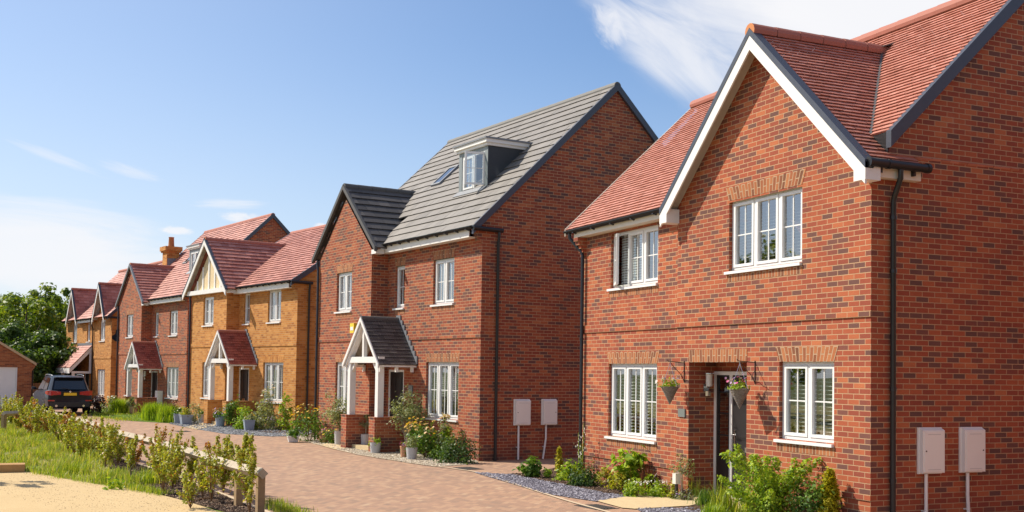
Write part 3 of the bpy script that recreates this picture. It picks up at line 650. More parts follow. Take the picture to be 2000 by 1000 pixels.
def blades(P, H, lean, wd, mat, name, parent=None):
    """grass: one bent two-piece blade per site"""
    n = len(P); P = np.asarray(P, float); a = rng.random(n)*6.283; dirv = np.stack([np.cos(a), np.sin(a), np.zeros(n)], 1); sd = np.stack([-np.sin(a), np.cos(a), np.zeros(n)], 1)
    H = np.broadcast_to(H, (n,))[:, None]; ln = (lean*rng.random(n))[:, None]; wd = np.broadcast_to(wd, (n,))[:, None]; up = np.array([0, 0, 1.])
    m_ = P+dirv*H*ln*.35+up*H*.6; tp = P+dirv*H*ln+up*H*(1-.25*ln)
    V = np.stack([P-sd*wd/2, P+sd*wd/2, m_+sd*wd*.38, m_-sd*wd*.38, tp], 1).reshape(-1, 3)
    idx = np.arange(n)*5; q = np.stack([idx, idx+1, idx+2, idx+3], 1); tr = np.stack([idx+3, idx+2, idx+4], 1)
    lv = np.concatenate([q, tr], 1).ravel(); ls = np.stack([np.arange(n)*7, np.arange(n)*7+4], 1).ravel()
    me = bpy.data.meshes.new(name); me.vertices.add(5*n); me.vertices.foreach_set('co', V.astype(np.float32).ravel()); me.loops.add(7*n); me.loops.foreach_set('vertex_index', lv.astype(np.int32))
    me.polygons.add(2*n); me.polygons.foreach_set('loop_start', ls.astype(np.int32)); me.materials.append(mat); me.update(calc_edges=True); me.validate()
    o = bpy.data.objects.new(name, me); COL.objects.link(o)
    if parent: o.parent = parent
    return o
def pot(parent, r0, r1, h, mat, square=False, ribs=0):
    mb = MB()
    if square:
        n = 4; c = lambda r, z: [(r*sx, r*sy, z) for sx, sy in ((-1, -1), (1, -1), (1, 1), (-1, 1))]
        pr = [(r0, 0), (r1, h-.03), (r1*1.08, h-.03), (r1*1.08, h), (r1*.92, h), (r1*.85, h-.06)]
        RR = [c(r, z) for r, z in pr]
        mb.face(RR[0][::-1])
        for i in range(len(pr)-1):
            for k in range(4): j = (k+1) % 4; mb.face([RR[i][k], RR[i][j], RR[i+1][j], RR[i+1][k]])
        mb.face([(p[0], p[1], h-.05) for p in RR[-1]])
    else:
        pr = [(0, 0), (r0, 0)]
        if ribs:
            for i in range(ribs*2+1): u = i/(ribs*2); pr.append((r0+(r1-r0)*u+(.006 if i % 2 else 0), h*.96*u+.004))
        else: pr += [(r0+(r1-r0)*.55, h*.5), (r1, h*.88), (r1*1.06, h*.89)]
        pr += [(r1*1.05, h), (r1*.9, h), (r1*.86, h-.05), (0, h-.045)]
        mb.lathe(pr, n=20)
    return mb.build('pot', mat, parent, sm=not square)
# ------------------------------------------------------------------ houses
def verge_strip(parent, a, b, x0, x1, h, mat, name='verge', dz=.03):
    """strip along a sloping roof edge, a -> b points of the slope surface in (y, z) at constant x band, or (x, z) when axis swapped"""
    mb = MB(); (p0, q0), (p1, q1) = a, b
    mb.prism([(x1, p0, q0-h+dz), (x1, p0, q0+dz), (x1, p1, q1+dz), (x1, p1, q1-h+dz)] if (p1 > p0) == (x1 > x0) else [(x1, p0, q0-h+dz), (x1, p1, q1-h+dz), (x1, p1, q1+dz), (x1, p0, q0+dz)], (x0-x1, 0, 0))
    return mb.build(name, mat, parent)
def barge(parent, xa, za, xb, zb, y0, y1, h, mat, name, dz=0.0):
    mb = MB(); mb.prism([(xa, y0, za+dz-h), (xb, y0, zb+dz-h), (xb, y0, zb+dz), (xa, y0, za+dz)] if xb > xa else [(xb, y0, zb+dz-h), (xa, y0, za+dz-h), (xa, y0, za+dz), (xb, y0, zb+dz)], (0, y1-y0, 0))
    return mb.build(name, mat, parent)
def gable_roof(parent, name, xc, half, zap, slope, y0, y1, mat, gauge, lip, mi_ridge, endm=None, ridge_r=.11, y1r=None):
    mb = MB(); ze = zap-half*slope; ln = math.hypot(half, half*slope)
    tiles(mb, (xc+half, y0, ze), (0, 1, 0), (-half, 0, half*slope), y1-y0, ln, gauge, lip)
    tiles(mb, (xc-half, y0, ze), (0, 1, 0), (half, 0, half*slope), y1-y0, ln, gauge, lip)
    o = mb.build(name, mat, parent)
    rb = MB(); ridge(rb, (xc, y0-.01, zap-.02), (xc, (y1r or y1), zap-.02), ridge_r, .45, 0, 1); rb.build('ridge_tile', [mi_ridge, endm or mi_ridge], o)
    return o
def porch_gabled(parent, x, ym, tile, ridgem, mat_brick, gauge=.13):
    """open timber porch: two posts on dwarf walls, tie beam, king post, rafters, tiled gable roof on brackets"""
    yf, hw, zr, sl = -1.12, 1.15, 3.50, 1.08
    p = MB(); px0, px1 = x-.87, x+.91
    for xx in (px0, px1): p = MB(); p.box(xx-.085, xx+.085, -1.06, -.89, .9, 2.30); p.build('porch_post', white_wood, parent)
    f = MB()
    f.box(px0-.12, px1+.12, -1.075, -.90, 2.301, 2.46); f.bar((x, -1.0, 2.46), (x, -1.0, 3.25), .10, .10, up=(0, 1, 0))
    for s in (-1, 1):
        f.bar((x+s*(hw-.08), -1.02, zr-.13-(hw-.08)*sl), (x+s*.02, -1.02, zr-.15), .09, .16, up=(0, 1, 0))
        f.bar((x+s*.80, -.98, 2.08), (x+s*.58, -.98, 2.30), .06, .07, up=(0, 1, 0))
        f.bar((x+s*.91, -.95, 2.38), (x+s*.91, -.02, 2.38), .10, .14)
        f.box(x+s*(hw-.13), x+s*(hw-.03), -1.10, -.02, zr-hw*sl-.06, zr-hw*sl-.015)
        for yy in (-1.02, -.55, -.10): f.box(x+s*(hw-.17), x+s*(hw-.09), yy-.03, yy+.03, zr-hw*sl-.19, zr-hw*sl-.06)
    f.build('porch_frame', white_wood, parent)
    bb = MB()
    for s in (-1, 1): bb.prism([(x+s*hw, yf-.03, zr-hw*sl-.10), (x, yf-.03, zr-.10), (x, yf-.03, zr+.02), (x+s*hw, yf-.03, zr-hw*sl+.02)] if s < 0 else [(x, yf-.03, zr-.10), (x+s*hw, yf-.03, zr-hw*sl-.10), (x+s*hw, yf-.03, zr-hw*sl+.02), (x, yf-.03, zr+.02)], (0, .035, 0))
    bb.build('porch_bargeboard', white_wood, parent)
    ul = MB()
    for s in (-1, 1):
        q = [(x+s*(hw-.03), yf+.01, zr-(hw-.03)*sl-.035), (x, yf+.01, zr-.035), (x, 0, zr-.035), (x+s*(hw-.03), 0, zr-(hw-.03)*sl-.035)]
        ul.face(q); ul.face(q[::-1])
    ul.build('porch_lining', soffit_m, parent)
    ro = gable_roof(parent, 'porch_roof', x, hw, zr, sl, yf, 0, tile, gauge, .018, ridgem, ridgem, .07)
    fl = MB()
    for s in (-1, 1):
        n = 9
        for i in range(n):
            a, b = i/n, (i+1)/n; xa, xb = x+s*hw*(1-a), x+s*hw*(1-b); za, zb = zr-hw*sl*(1-a), zr-hw*sl*(1-b)
            fl.box(min(xa, xb), max(xa, xb), -.035, .0, za+.01, zb+.10)
    fl.build('porch_flashing', lead, parent)
    for xa, xb, yb in ((px1-.17, px1+.19, -.001), (px0-.19, px0+.16, ym-.001)):
        dw = MB(); dw.box(xa, xb, -1.18, yb, -.4, .87); dw.box(xa-.01, xb+.01, -1.19, yb, .87, .90); dw.build('dwarf_wall', mat_brick, parent)
    st = MB(); st.box(px0+.17, px1-.18, -1.0, -.001, -.4, .10); st.build('doorstep', stone_m, parent)
def house_b(o, deg, z0, label, P):
    """double fronted house: brick gable wing on the left, recessed range on the right, gabled porch in the angle"""
    root = thing('detached_house', label, 'house', (o[0], o[1], z0), R(deg))
    bm_, arc, tile, gauge, lip, ridgem = P['brick'], P['arch'], P['tile'], P['gauge'], P['lip'], P['ridge']
    XL, XW, YW, Dp = -8.85, -5.15, -.5, 7.85; ze, sl = P['eave'], P['slope']; yr = 3.93; ye = -.27
    zr = ze+(yr-ye)*sl; zt = ze+(0-ye)*sl-.16
    W1 = (-4.68, -4.11, 3.81, 4.95 if ze > 5.4 else 5.0); W2 = (-2.47, -1.36, 3.81, W1[3]); W3 = (-2.77, -1.05, .92, 2.34); W4 = (-7.55, -6.47, 3.8, 4.92); W5 = (-7.52, -6.45, .93, 2.33); DR = (-5.0, -4.05, .08, 2.13)
    mb = MB()
    wallY(mb, XW, 0, -.6, zt, 0, (W1, W2, W3, DR))
    wz = P['wing_base']; wap = P['wing_apex']; wsl = P['wing_slope']; xc = -7.0
    wallY(mb, XL, XW, -.6, wz, YW, (W4, W5))
    if not P.get('timber'): mb.face([(XL, YW, wz), (XW, YW, wz), (xc, YW, wz+(XW-xc)*wsl)])
    mb.face([(XW, YW, -.6), (XW, 0, -.6), (XW, 0, wz+.25), (XW, YW, wz)])
    def side(x, flip):
        yy = [(0, -.6), (Dp, -.6), (Dp, zt), (yr, zt+(yr)*sl), (0, zt)]; p = [(x, a, b) for a, b in yy]; mb.face(p[::-1] if flip else p)
    side(0, False); side(XL, True); mb.face([(XL, YW, -.6), (XL, YW, wz), (XL, 0, wz), (XL, 0, -.6)])
    mb.face([(XL, Dp, -.6), (XL, Dp, zt), (0, Dp, zt), (0, Dp, -.6)])
    for k in range(5):                                                   # corbelled brick kneeler carrying the eaves
        mb.box(-.20, -.002, -.040*(k+1), -.0005, zt-.47+.075*k, zt-.47+.075*(k+1), skip='k')
    wall = mb.build('wall', bm_, root)
    sb = MB()
    sb.box(XW+.001, .02, -.022, -.0005, 2.925, 3.075); sb.box(XL-.02, XW+.02, YW-.022, YW-.0005, 2.925, 3.075); sb.box(XW+.0005, XW+.022, YW, -.022, 2.925, 3.075)
    sb.build('string_course', bm_, root)
    pb = MB(); pb.box(XW+.001, .018, -.018, -.0005, .45, .525); pb.box(XL-.018, XW+.018, YW-.018, YW-.0005, .45, .525); pb.build('plinth_course', bm_, root)
    # windows, lintels, sill courses
    sl1 = ('slat', .0, [(-2.74, -2.2), (-2.18, -1.63), (-1.6, -1.08)], .55, .05)
    window(root, *W1, 0, 1, P['blinds'][0]); window(root, *W2, 0, 2, P['blinds'][1]); window(root, *W3, 0, 3, P['blinds'][2]); window(root, *W4, YW, 2, P['blinds'][3]); window(root, *W5, YW, 2, P['blinds'][4])
    for w_, y in ((W1, 0), (W2, 0), (W3, 0), (W4, YW), (W5, YW)):
        if not (P.get('timber') and w_[3] > 4): lintel(root, w_[0], w_[1], w_[3], y, arc, .22)
        soldier(root, w_[0]-.05, w_[1]+.05, w_[2]-.06, y, arc)
    door_unit(root, *DR, .06, None, 'l')
    wl = wall_light(root, XW+.0, -.3, 1.98); 
    # main roof
    rm = MB(); ln = math.hypot(yr-ye, (yr-ye)*sl); vd = (0, yr-ye, (yr-ye)*sl)
    n = round(ln/gauge); k0 = 0
    tiles(rm, (XW-.15, ye, ze), (1, 0, 0), vd, -XW+.15+.07, ln, gauge, lip)
    k = math.ceil(1.0/(ln/n)); g = ln/n; off = Vector(vd).normalized()*(k*g)
    tiles(rm, Vector((XL-.07, ye, ze))+off, (1, 0, 0), vd, XW-.15-XL+.07, ln-k*g, g, lip)
    tiles(rm, (.07, 2*yr-ye, ze), (-1, 0, 0), (0, -(yr-ye), (yr-ye)*sl), -XL+.14, ln, gauge, lip)
    rf = rm.build('roof', tile, root)
    rb = MB(); ridge(rb, (XL-.07, yr, zr-P.get('ridge_sink', 0)), (.07, yr, zr-P.get('ridge_sink', 0)), .11, .45); rb.build('ridge_tile', [ridgem, P['ridge_end']], rf)
    for xa, xb in ((.001, .085), (XL-.085, XL-.001)):
        vg = MB()
        for (p0, q0), (p1, q1) in (((ye-.02, ze-.02), (yr, zr)), ((2*yr-ye, ze), (yr, zr))):
            a = [(xb, p0, q0-.17), (xb, p1, q1-.17), (xb, p1, q1+.035), (xb, p0, q0+.035)]
            if p0 > p1: a = a[::-1]
            vg.prism(a, (xa-xb, 0, 0))
        vg.build('verge', P['verge'], rf)
    # wing roof
    hw = 2.27; yo = YW-(.22 if P.get('timber') else .07)
    wr = gable_roof(root, 'wing_roof', xc, hw, wap, wsl, yo, P['wing_back'], P['wing_tile'], P.get('wing_gauge', gauge), lip, P['wing_ridge'], P['ridge_end'], .10, P['wing_back']-.1)
    zwe = wap-hw*wsl
    if P.get('timber'):
        for s in (-1, 1): barge(wr, xc+s*(hw+.03), zwe-.03, xc, wap, yo-.035, yo, .24, white_wood, 'bargeboard', .0); barge(wr, xc+s*(hw+.03), zwe-.03, xc, wap, yo-.042, yo+.06, .07, navy_verge, 'verge', .045)
        gp_ = MB(); gp_.face([(XL, YW+.0, wz), (XW, YW+.0, wz), (xc, YW+.0, wz+(XW-xc)*wsl)]); gp_.build('gable_panel', render_cream, root)
        tm = MB(); tm.box(XL-.1, XW+.1, YW-.16, YW-.001, wz-.02, wz+.15)
        for dx in (-1.2, -.62, 0, .62, 1.2):
            zt_ = wz+.15+max(.05, (XW-xc-abs(dx))*wsl-.2); tm.box(xc+dx-.06, xc+dx+.06, YW-.03, YW-.001, wz+.151, zt_)
        tm.build('gable_timber', white_wood, root)
        so = MB()
        for s in (-1, 1):
            q = [(xc+s*hw, yo+.002, zwe-.05), (xc, yo+.002, wap-.05), (xc, YW, wap-.05), (xc+s*hw, YW, zwe-.05)]; so.face(q); so.face(q[::-1])
        so.build('gable_soffit', soffit_m, wr)
    else:
        for s in (-1, 1): barge(wr, xc+s*hw, zwe, xc, wap, yo-.05, yo+.03, .14, P['wing_verge'], 'verge', .04)
        so = MB()
        for s in (-1, 1):
            q = [(xc+s*hw, yo, zwe-.06), (xc, yo, wap-.06), (xc, YW, wap-.06), (xc+s*hw, YW, zwe-.06)]; so.face(q); so.face(q[::-1])
        so.build('gable_soffit', ridge_dark, wr)
    # fascia, gutters, pipes
    fb = MB(); fb.box(XW+.02, -.205, ye+.02, ye+.04, ze-.24, ze-.05); fb.box(XW+.02, -.205, ye+.04, -.001, ze-.24, ze-.22); fb.box(XW+.001, XW+.30, YW-.02, ye+.0, zwe-.14, zwe-.02); fb.build('fascia', white_wood, root)
    gutter(root, (XW-.05, ye-.035, ze-.01), (.04, ye-.035, ze-.01), .55)
    g2 = MB(); g2.tube([(.09, ye-.03, ze-.05), (.09, .52, ze-.06)], .055, 10); g2.build('gutter_return', black_pl, root, sm=True)
    downpipe(root, [(.09, .42, ze-.1), (.09, .42, ze-.2), (.055, .42, ze-.36), (.055, .42, -.3)], .036, (4.2, 2.4, .7))
    downpipe(root, [(XL-.1, YW-.05, zwe-.02), (XL-.1, YW-.05, zwe-.15), (XL-.02, YW-.055, zwe-.35), (XL-.02, YW-.055, -.3)], .036, (4.2, 2.4, .7))
    porch_gabled(root, -4.4, YW, P['porch_tile'], P['porch_ridge'], bm_)
    if P.get('dormer'):
        da, db, dy, dz0, dz1 = -3.18, -1.66, 1.1, 6.62, 7.93; yb = ye+(dz1+.2-ze)/sl
        d = MB(); fx0, fx1 = da+.16, db-.16
        wallY(d, da, db, dz0, dz1, dy, ((fx0, fx1, dz0+.26, dz1-.10),), .08)
        do = d.build('dormer', dormer_face, root)
        for xx in (da, db):
            ck = MB(); p = [(xx, dy, dz0-.1), (xx, yb, dz1+.1), (xx, dy, dz1+.1)]; ck.face(p); ck.face(p[::-1]); ck.build('dormer_cheek', dormer_grey, do)
        cn = MB(); cn.box(da-.04, db+.04, dy-.06, yb, dz1, dz1+.07); cn.box(da-.09, db+.09, dy-.11, yb+.1, dz1+.07, dz1+.16); cn.build('dormer_cornice', white_wood, do)
        cr = MB(); cr.box(da-.12, db+.12, dy-.14, yb+.15, dz1+.16, dz1+.205); cr.build('dormer_roof', lead, do)
        window(do, fx0, fx1, dz0+.26, dz1-.10, dy, 2, ('curtain', [(fx0+.05, fx0+.35)]), P.get('dormer_open'), True, True, .02, deep=.06)
        ap = MB(); ap.bar((da-.02, dy-.10, ze+(dy-.10-ye)*sl+.045), (db+.02, dy-.10, ze+(dy-.10-ye)*sl+.045), .20, .02, up=(0, -sl, 1)); ap.build('dormer_apron', lead, do)
        s0, s1, ya, yb2 = -5.95, -5.40, 1.68, 2.32; zz = lambda y: ze+(y-ye)*sl
        sk = MB()
        for xa, xb, y_a, y_b in ((s0, s0+.06, ya, yb2), (s1-.06, s1, ya, yb2), (s0+.06, s1-.06, ya, ya+.05), (s0+.06, s1-.06, yb2-.05, yb2)):
            sk.prism([(xa, y_a, zz(y_a)+.10), (xb, y_a, zz(y_a)+.10), (xb, y_b, zz(y_b)+.10), (xa, y_b, zz(y_b)+.10)], (0, .07, -.1))
        so_ = sk.build('skylight', lead, root)
        gl = MB(); gl.face([(s0+.05, ya+.04, zz(ya+.04)+.08), (s1-.05, ya+.04, zz(ya+.04)+.08), (s1-.05, yb2-.04, zz(yb2-.04)+.08), (s0+.05, yb2-.04, zz(yb2-.04)+.08)]); gl.build('skylight_pane', car_glass, so_)
    if P.get('meters'):
        meter_box(root, .001, .96, .84, False, .42); meter_box(root, .001, 1.76, .84, True, .40, .08)
    return root
red_house = dict(brick=brick_red2, arch=arch_red, tile=tile_grey, gauge=.33, lip=.030, ridge=ridge_grey, ridge_end=ridge_dark, verge=navy_verge, eave=5.56, slope=.955,
    wing_base=5.42, wing_apex=7.42, wing_slope=.875, wing_back=2.1, wing_tile=tile_dark, wing_gauge=.30, wing_ridge=ridge_dark, wing_verge=ridge_dark,
    ridge_sink=.05, porch_tile=tile_dark, porch_ridge=ridge_dark, dormer=True, dormer_open=(1, 1.2, 'r'), meters=True,
    blinds=[None, ('curtain', [(-2.42, -2.2), (-1.62, -1.42)]), ('slat', .35, [(-2.74, -2.2), (-2.18, -1.63), (-1.6, -1.08)], .6), ('curtain', [(-7.5, -7.3), (-6.75, -6.5)]), ('slat', .0, [(-6.97, -6.48)], .5)])
H2 = house_b((-24.8, 10.15), 7.955, 0, 'red brick house with grey tiled roof, open dormer window and grey roofed white porch', red_house)
H4 = house_b((-52.07, 7.11), 11.179, -.22, 'red brick house with red tiled roof, small dormer and brick chimney behind the lavender bushes', dict(red_house, brick=brick_red, tile=tile_red2, gauge=.20, lip=.034, ridge=ridge_red, ridge_end=ridge_org,
    verge=navy_verge, wing_tile=tile_red2, wing_gauge=.22, wing_ridge=ridge_red, wing_verge=lead, porch_tile=tile_porch, porch_ridge=ridge_red, dormer_open=None, meters=False, eave=5.58,
    blinds=[None, ('curtain', [(-2.42, -2.2), (-1.62, -1.42)]), ('curtain', [(-2.7, -1.1)]), ('curtain', [(-7.5, -7.3), (-6.75, -6.5)]), ('curtain', [(-7.5, -6.5)])]))
H3 = house_b((-39.03, 9.04), 12.434, 0, 'orange brick house with white timbered cream gable and red tiled porch', dict(red_house, brick=brick_org, arch=arch_org, tile=tile_red2, gauge=.20, lip=.034, ridge=ridge_red, ridge_end=ridge_org,
    eave=5.20, slope=.675, wing_base=5.06, wing_apex=7.22, wing_slope=.92, wing_back=3.1, wing_tile=tile_red2, wing_gauge=.22, wing_ridge=ridge_red, timber=True, porch_tile=tile_porch, porch_ridge=ridge_red, dormer=False, meters=False,
    blinds=[('curtain', [(-4.65, -4.4)]), ('curtain', [(-2.42, -2.0), (-1.8, -1.4)]), ('slat', 0, [(-2.2, -1.65), (-1.6, -1.08)], .2, .085), ('slat', 0, [(-7.0, -6.5)], .4, .07), ('slat', 0, [(-7.0, -6.5)], .4, .07)]))
# chimney, lamps, little fittings of the far houses
cm = MB(); cm.box(-9.15, -8.45, 1.72, 2.38, 6.6, 8.32); cm.box(-9.22, -8.38, 1.65, 2.45, 8.32, 8.40); cm.box(-9.27, -8.33, 1.60, 2.50, 8.40, 8.62); co = cm.build('chimney', brick_org, H4)
cp_ = MB(); cp_.lathe([(.0, 8.62), (.17, 8.62), (.15, 8.75), (.13, 9.1), (.15, 9.14), (.11, 9.15), (.1, 8.9)], (-8.8, 2.05, 0)); cp_.build('chimney_pot', chimney_pot, co, sm=True)
cf = MB(); cf.box(-8.448, -8.43, 1.75, 2.5, 7.3, 8.0); cf.build('chimney_flashing', lead, co)
al = MB(); al.box(-6.32, -6.05, -.60, -.501, 3.15, 3.42); ao = al.build('alarm_box', yellow_pl, H2); a2 = MB(); a2.box(-6.28, -6.09, -.605, -.6002, 3.22, 3.32); a2.build('alarm_plate', white, ao)
nb = MB(); nb.box(-3.72, -3.5, -.03, -.001, 1.45, 1.72); nb.build('wall_plaque', plate_grey, H2)
mbx = MB(); mbx.box(-3.6, -3.2, -.24, -.001, .62, 1.22); mo = mbx.build('meter_box', box_cream, H4); mp = MB(); mp.tube([(-3.4, -.12, .62), (-3.4, -.12, 0)], .03, 8); mp.build('conduit', white, mo)
# ------------------------------------------------------------------ the near house
def house_near():
    root = thing('detached_house', 'nearest red brick house with white gable boards, hanging baskets by its recessed black door', 'house', (-11.92, 10.55, 0), 0)
    XL, XW, Dp, yL = -8.6, -4.85, 6.0, .1; yr = 2.95; ye = -.15; ze = 5.05; sl = .95; zr = ze+(yr-ye)*sl; zt = 4.90
    UR = (-3.31, -1.46, 3.79, 4.93); LR = (-1.98, -.74, 1.17, 2.32); DR = (-4.46, -2.80, .03, 2.32, .56); LL = (-7.47, -5.67, .90, 2.30); UL = (-7.44, -5.67, 3.77, 4.84)
    xc, hw, zap, wsl = -2.43, 2.58, 7.45, .95
    mb = MB(); wallY(mb, XW, 0, -.1, zt, 0, (UR, LR, DR)); zt2 = zap-.12-wsl*(XW-xc)*-1
    mb.face([(XW, 0, zt), (0, 0, zt), (0, 0, zap-.1+wsl*xc), (xc, 0, zap-.1), (XW, 0, zap-.1+wsl*(XW-xc))])
    wallY(mb, XL, XW, -.1, zt, yL, (LL, UL)); mb.face([(XW, yL, -.1), (XW, 0, -.1), (XW, 0, zt), (XW, yL, zt)])
    b0 = (.30, ze+(.30-ye)*sl-.05)
    mb.face([(0, 0, -.1), (0, Dp, -.1), (0, Dp, zt), (0, yr, zr-.05), (0, b0[0], b0[1]), (0, b0[0], zt), (0, 0, zt)])
    mb.face([(XL, yL, -.1), (XL, yL, zt), (XL, yr, zr-.05), (XL, Dp, zt), (XL, Dp, -.1)]); mb.face([(XL, Dp, -.1), (XL, Dp, zt), (0, Dp, zt), (0, Dp, -.1)])
    wallY(mb, -4.46, -2.80, .03, 2.32, .56, ((-4.46, -2.86, .04, 2.17),))                       # back of the porch recess
    for k in range(5): mb.box(XL-.06, XL+.12, yL-.04*(k+1), yL-.0005, zt-.40+.075*k, zt-.40+.075*(k+1), skip='k')
    mb.build('wall', brick_red, root)
    sb = MB(); sb.box(XW-.02, .02, -.022, -.0005, 2.925, 3.075); sb.box(XL-.02, XW-.021, yL-.022, yL-.0005, 2.925, 3.075); sb.build('string_course', brick_red, root)
    pb = MB()
    for a, b in ((XW-.018, -4.46), (-2.80, .018)): pb = MB(); pb.box(a, b, -.018, -.0005, .45, .525); pb.build('plinth_course', brick_red, root)
    pb = MB(); pb.box(XL-.018, XW-.019, yL-.018, yL-.0005, .45, .525); pb.build('plinth_course', brick_red, root)
    window(root, *UR, 0, 3, ('slat', 0, [(-3.26, -2.72), (-2.68, -2.1), (-2.06, -1.5)], .30, .05))
    window(root, *LR, 0, 2, ('slat', 0, [(-1.93, -1.4), (-1.34, -.8)], .25, .06))
    window(root, *LL, yL, 3, ('slat', 0, [(-7.42, -6.88), (-6.86, -6.28), (-6.25, -5.72)], .45, .06))
    window(root, *UL, yL, 3, ('slat', .0, [(-7.4, -6.5)], 1.15, .05), (0, -.42, 'l'))
    for w_, y in ((UR, 0), (LR, 0), (LL, yL)): lintel(root, w_[0], w_[1], w_[3], y, arch_red, .22, .09)
    lintel(root, DR[0], DR[1], DR[3], 0, arch_red, .21, .02)
    for w_, y in ((UR, 0), (LR, 0), (LL, yL), (UL, yL)): soldier(root, w_[0]-.05, w_[1]+.02, w_[2]-.06, y, arch_red, .12)
    door_unit(root, -4.46, -2.86, .04, 2.17, .56, .40, 'l')
    st = MB(); st.box(-4.44, -2.82, -.05, .50, -.05, .06); st.build('doorstep', stone_m, root)
    wall_light(root, -4.459, .33, 2.0)
    # roofs
    vd = Vector((0, yr-ye, (yr-ye)*sl)); ln = vd.length; g = ln/round(ln/.1); rm = MB()
    tiles(rm, (-8.92, ye, ze), (1, 0, 0), vd, -8.92*-1-4.9, ln, .1, .026)
    k = 6; off = vd.normalized()*(k*g); tiles(rm, Vector((-4.9, ye, ze))+off, (1, 0, 0), vd, 4.95, ln-k*g, g, .026)
    tiles(rm, (.05, 2*yr-ye, ze), (-1, 0, 0), (0, -vd.y, vd.z), 8.97, ln, .2, .017); rf = rm.build('roof', tile_red, root)
    rb = MB(); ridge(rb, (-8.92, yr, zr), (.05, yr, zr), .12, .45); rb.build('ridge_tile', [ridge_red, ridge_org], rf)
    vg = MB(); y0 = ye+off.y-.03; z0 = ze+off.z-.03
    vg.prism([(.10, y0, z0-.20), (.10, yr, zr-.20), (.10, yr, zr+.03), (.10, y0, z0+.03)], (-.098, 0, 0)); vg.prism([(.10, yr, zr-.2), (.10, 2*yr-ye, ze-.2), (.10, 2*yr-ye, ze+.03), (.10, yr, zr+.03)], (-.098, 0, 0))
    vg.build('verge', navy_verge, rf)
    v2 = MB(); v2.prism([(-8.915, ye-.02, ze-.12), (-8.915, yr, zr-.12), (-8.915, yr, zr+.03), (-8.915, ye-.02, ze+.03)], (-.02, 0, 0)); v2.build('verge', soffit_m, rf)
    ap = MB(); p0, p1 = Vector((-4.9, ye, ze))+off, Vector((.05, ye, ze))+off
    ap.face([(-1.2, p0.y+.001, p0.z-.5), (.0, p0.y+.001, p0.z-.5), (.0, p0.y+.001, p0.z+.005), (-1.2, p0.y+.001, p0.z+.005)]); ap.build('lead_apron', black_pl, rf)
    wr_ = MB(); yo = -.24; zwe = zap-hw*wsl; v1 = Vector((-hw, 0, hw*wsl)); l1 = v1.length; g1 = l1/round(l1/.1); n2 = 2
    tiles(wr_, (xc+hw, yo, zwe), (0, 1, 0), v1, .98, n2*g1, .1, .026)
    tiles(wr_, Vector((xc+hw, yo, zwe))+v1.normalized()*(n2*g1), (0, 1, 0), v1, 2.95, l1-n2*g1, g1, .026)
    tiles(wr_, (xc-hw, yo, zwe), (0, 1, 0), (hw, 0, hw*wsl), 2.95, l1, .1, .026)
    wr = wr_.build('wing_roof', tile_red, root); rb = MB(); ridge(rb, (xc, yo-.02, zap-.01), (xc, 2.42, zap-.01), .12, .45, 0, 1); rb.build('ridge_tile', [ridge_red, ridge_org], wr)
    vl = MB(); f = lambda y: (-(y-ye)*1.0+xc+hw-.0, y, ze+(y-ye)*sl)
    A = Vector((xc+(zap-(ze+(.29-ye)*sl))/wsl, .29, ze+(.29-ye)*sl)); B = Vector((xc, ye+(zap-ze)/sl, zap)); vl.bar(A+Vector((0, 0, .02)), B+Vector((0, 0, .02)), .035, .03)
    vl.bar(B+Vector((.05, -.1, .06)), B+Vector((.0, .22, .16)), .22, .02); vl.build('lead_valley', ridge_dark, wr)
    for s in (-1, 1):
        barge(wr, xc+s*(hw+.02), zwe-.02, xc, zap, yo-.02, yo+.01, .27, white_wood, 'bargeboard', -.03)
        barge(wr, xc+s*(hw+.03), zwe-.03, xc, zap, yo-.028, yo+.12, .115, navy_verge, 'verge', .04)
        bx = MB(); a, b = sorted((xc+s*(hw+.03), xc+s*(hw-.20))); bx.box(a, b, yo-.021, -.001 if s > 0 else yL-.001, zwe-.26, zwe-.02)
        bx.build('gable_box_end', white_wood, root)
        so = MB(); q = [(xc+s*(hw-.02), yo+.002, zwe-.10), (xc, yo+.002, zap-.13), (xc, 0, zap-.13), (xc+s*(hw-.02), 0, zwe-.10)]; so.face(q); so.face(q[::-1]); so.build('gable_soffit', soffit_m, wr)
    fb = MB(); fb.box(XL-.08, xc-hw-.035, -.085, -.065, 4.88, 5.03); fb.box(XL-.08, xc-hw-.035, -.065, yL-.001, 4.88, 4.90); fb.build('fascia', soffit_m, root)
    f2 = MB(); f2.box(.001, xc+hw-.03, -.001, .76, 4.80, 4.98); f2.build('fascia', soffit_m, root)
    gutter(root, (-8.98, -.125, 5.03), (xc-hw-.04, -.125, 5.03), .95)
    g2 = MB(); gx = xc+hw+.045; g2.tube([(gx, -.20, 4.975), (gx, .84, 4.965)], .062, 12)
    for yy in (-.20, .12, .80): g2.tube([(gx, yy-.025, 4.97), (gx, yy+.025, 4.97)], .07, 12)
    g2.bar((gx-.08, .02, 4.9), (gx-.02, .02, 4.9), .04, .1); g2.bar((gx-.08, .6, 4.9), (gx-.02, .6, 4.9), .04, .1); g2.build('gutter', black_pl, root, sm=True)
    downpipe(root, [(gx-.01, .34, 4.93), (gx-.01, .34, 4.80), (gx-.12, .34, 4.58), (gx-.145, .34, 4.50), (gx-.145, .34, -.05)], .038, (4.28, 3.55, 1.95, .72))
    downpipe(root, [(-8.80, -.125, 4.98), (-8.80, -.12, 4.88), (-8.55, .03, 4.58), (-8.52, .04, 4.50), (-8.52, .04, -.05)], .036, (2.8, 1.6))
    meter_box(root, .001, .82, .81, False, .39); meter_box(root, .001, 1.58, .81, True, .38, -.03)
    pl = MB(); pl.box(-4.76, -4.55, -.022, -.001, 1.38, 1.52); pl.build('wall_plaque', plate_grey, root)
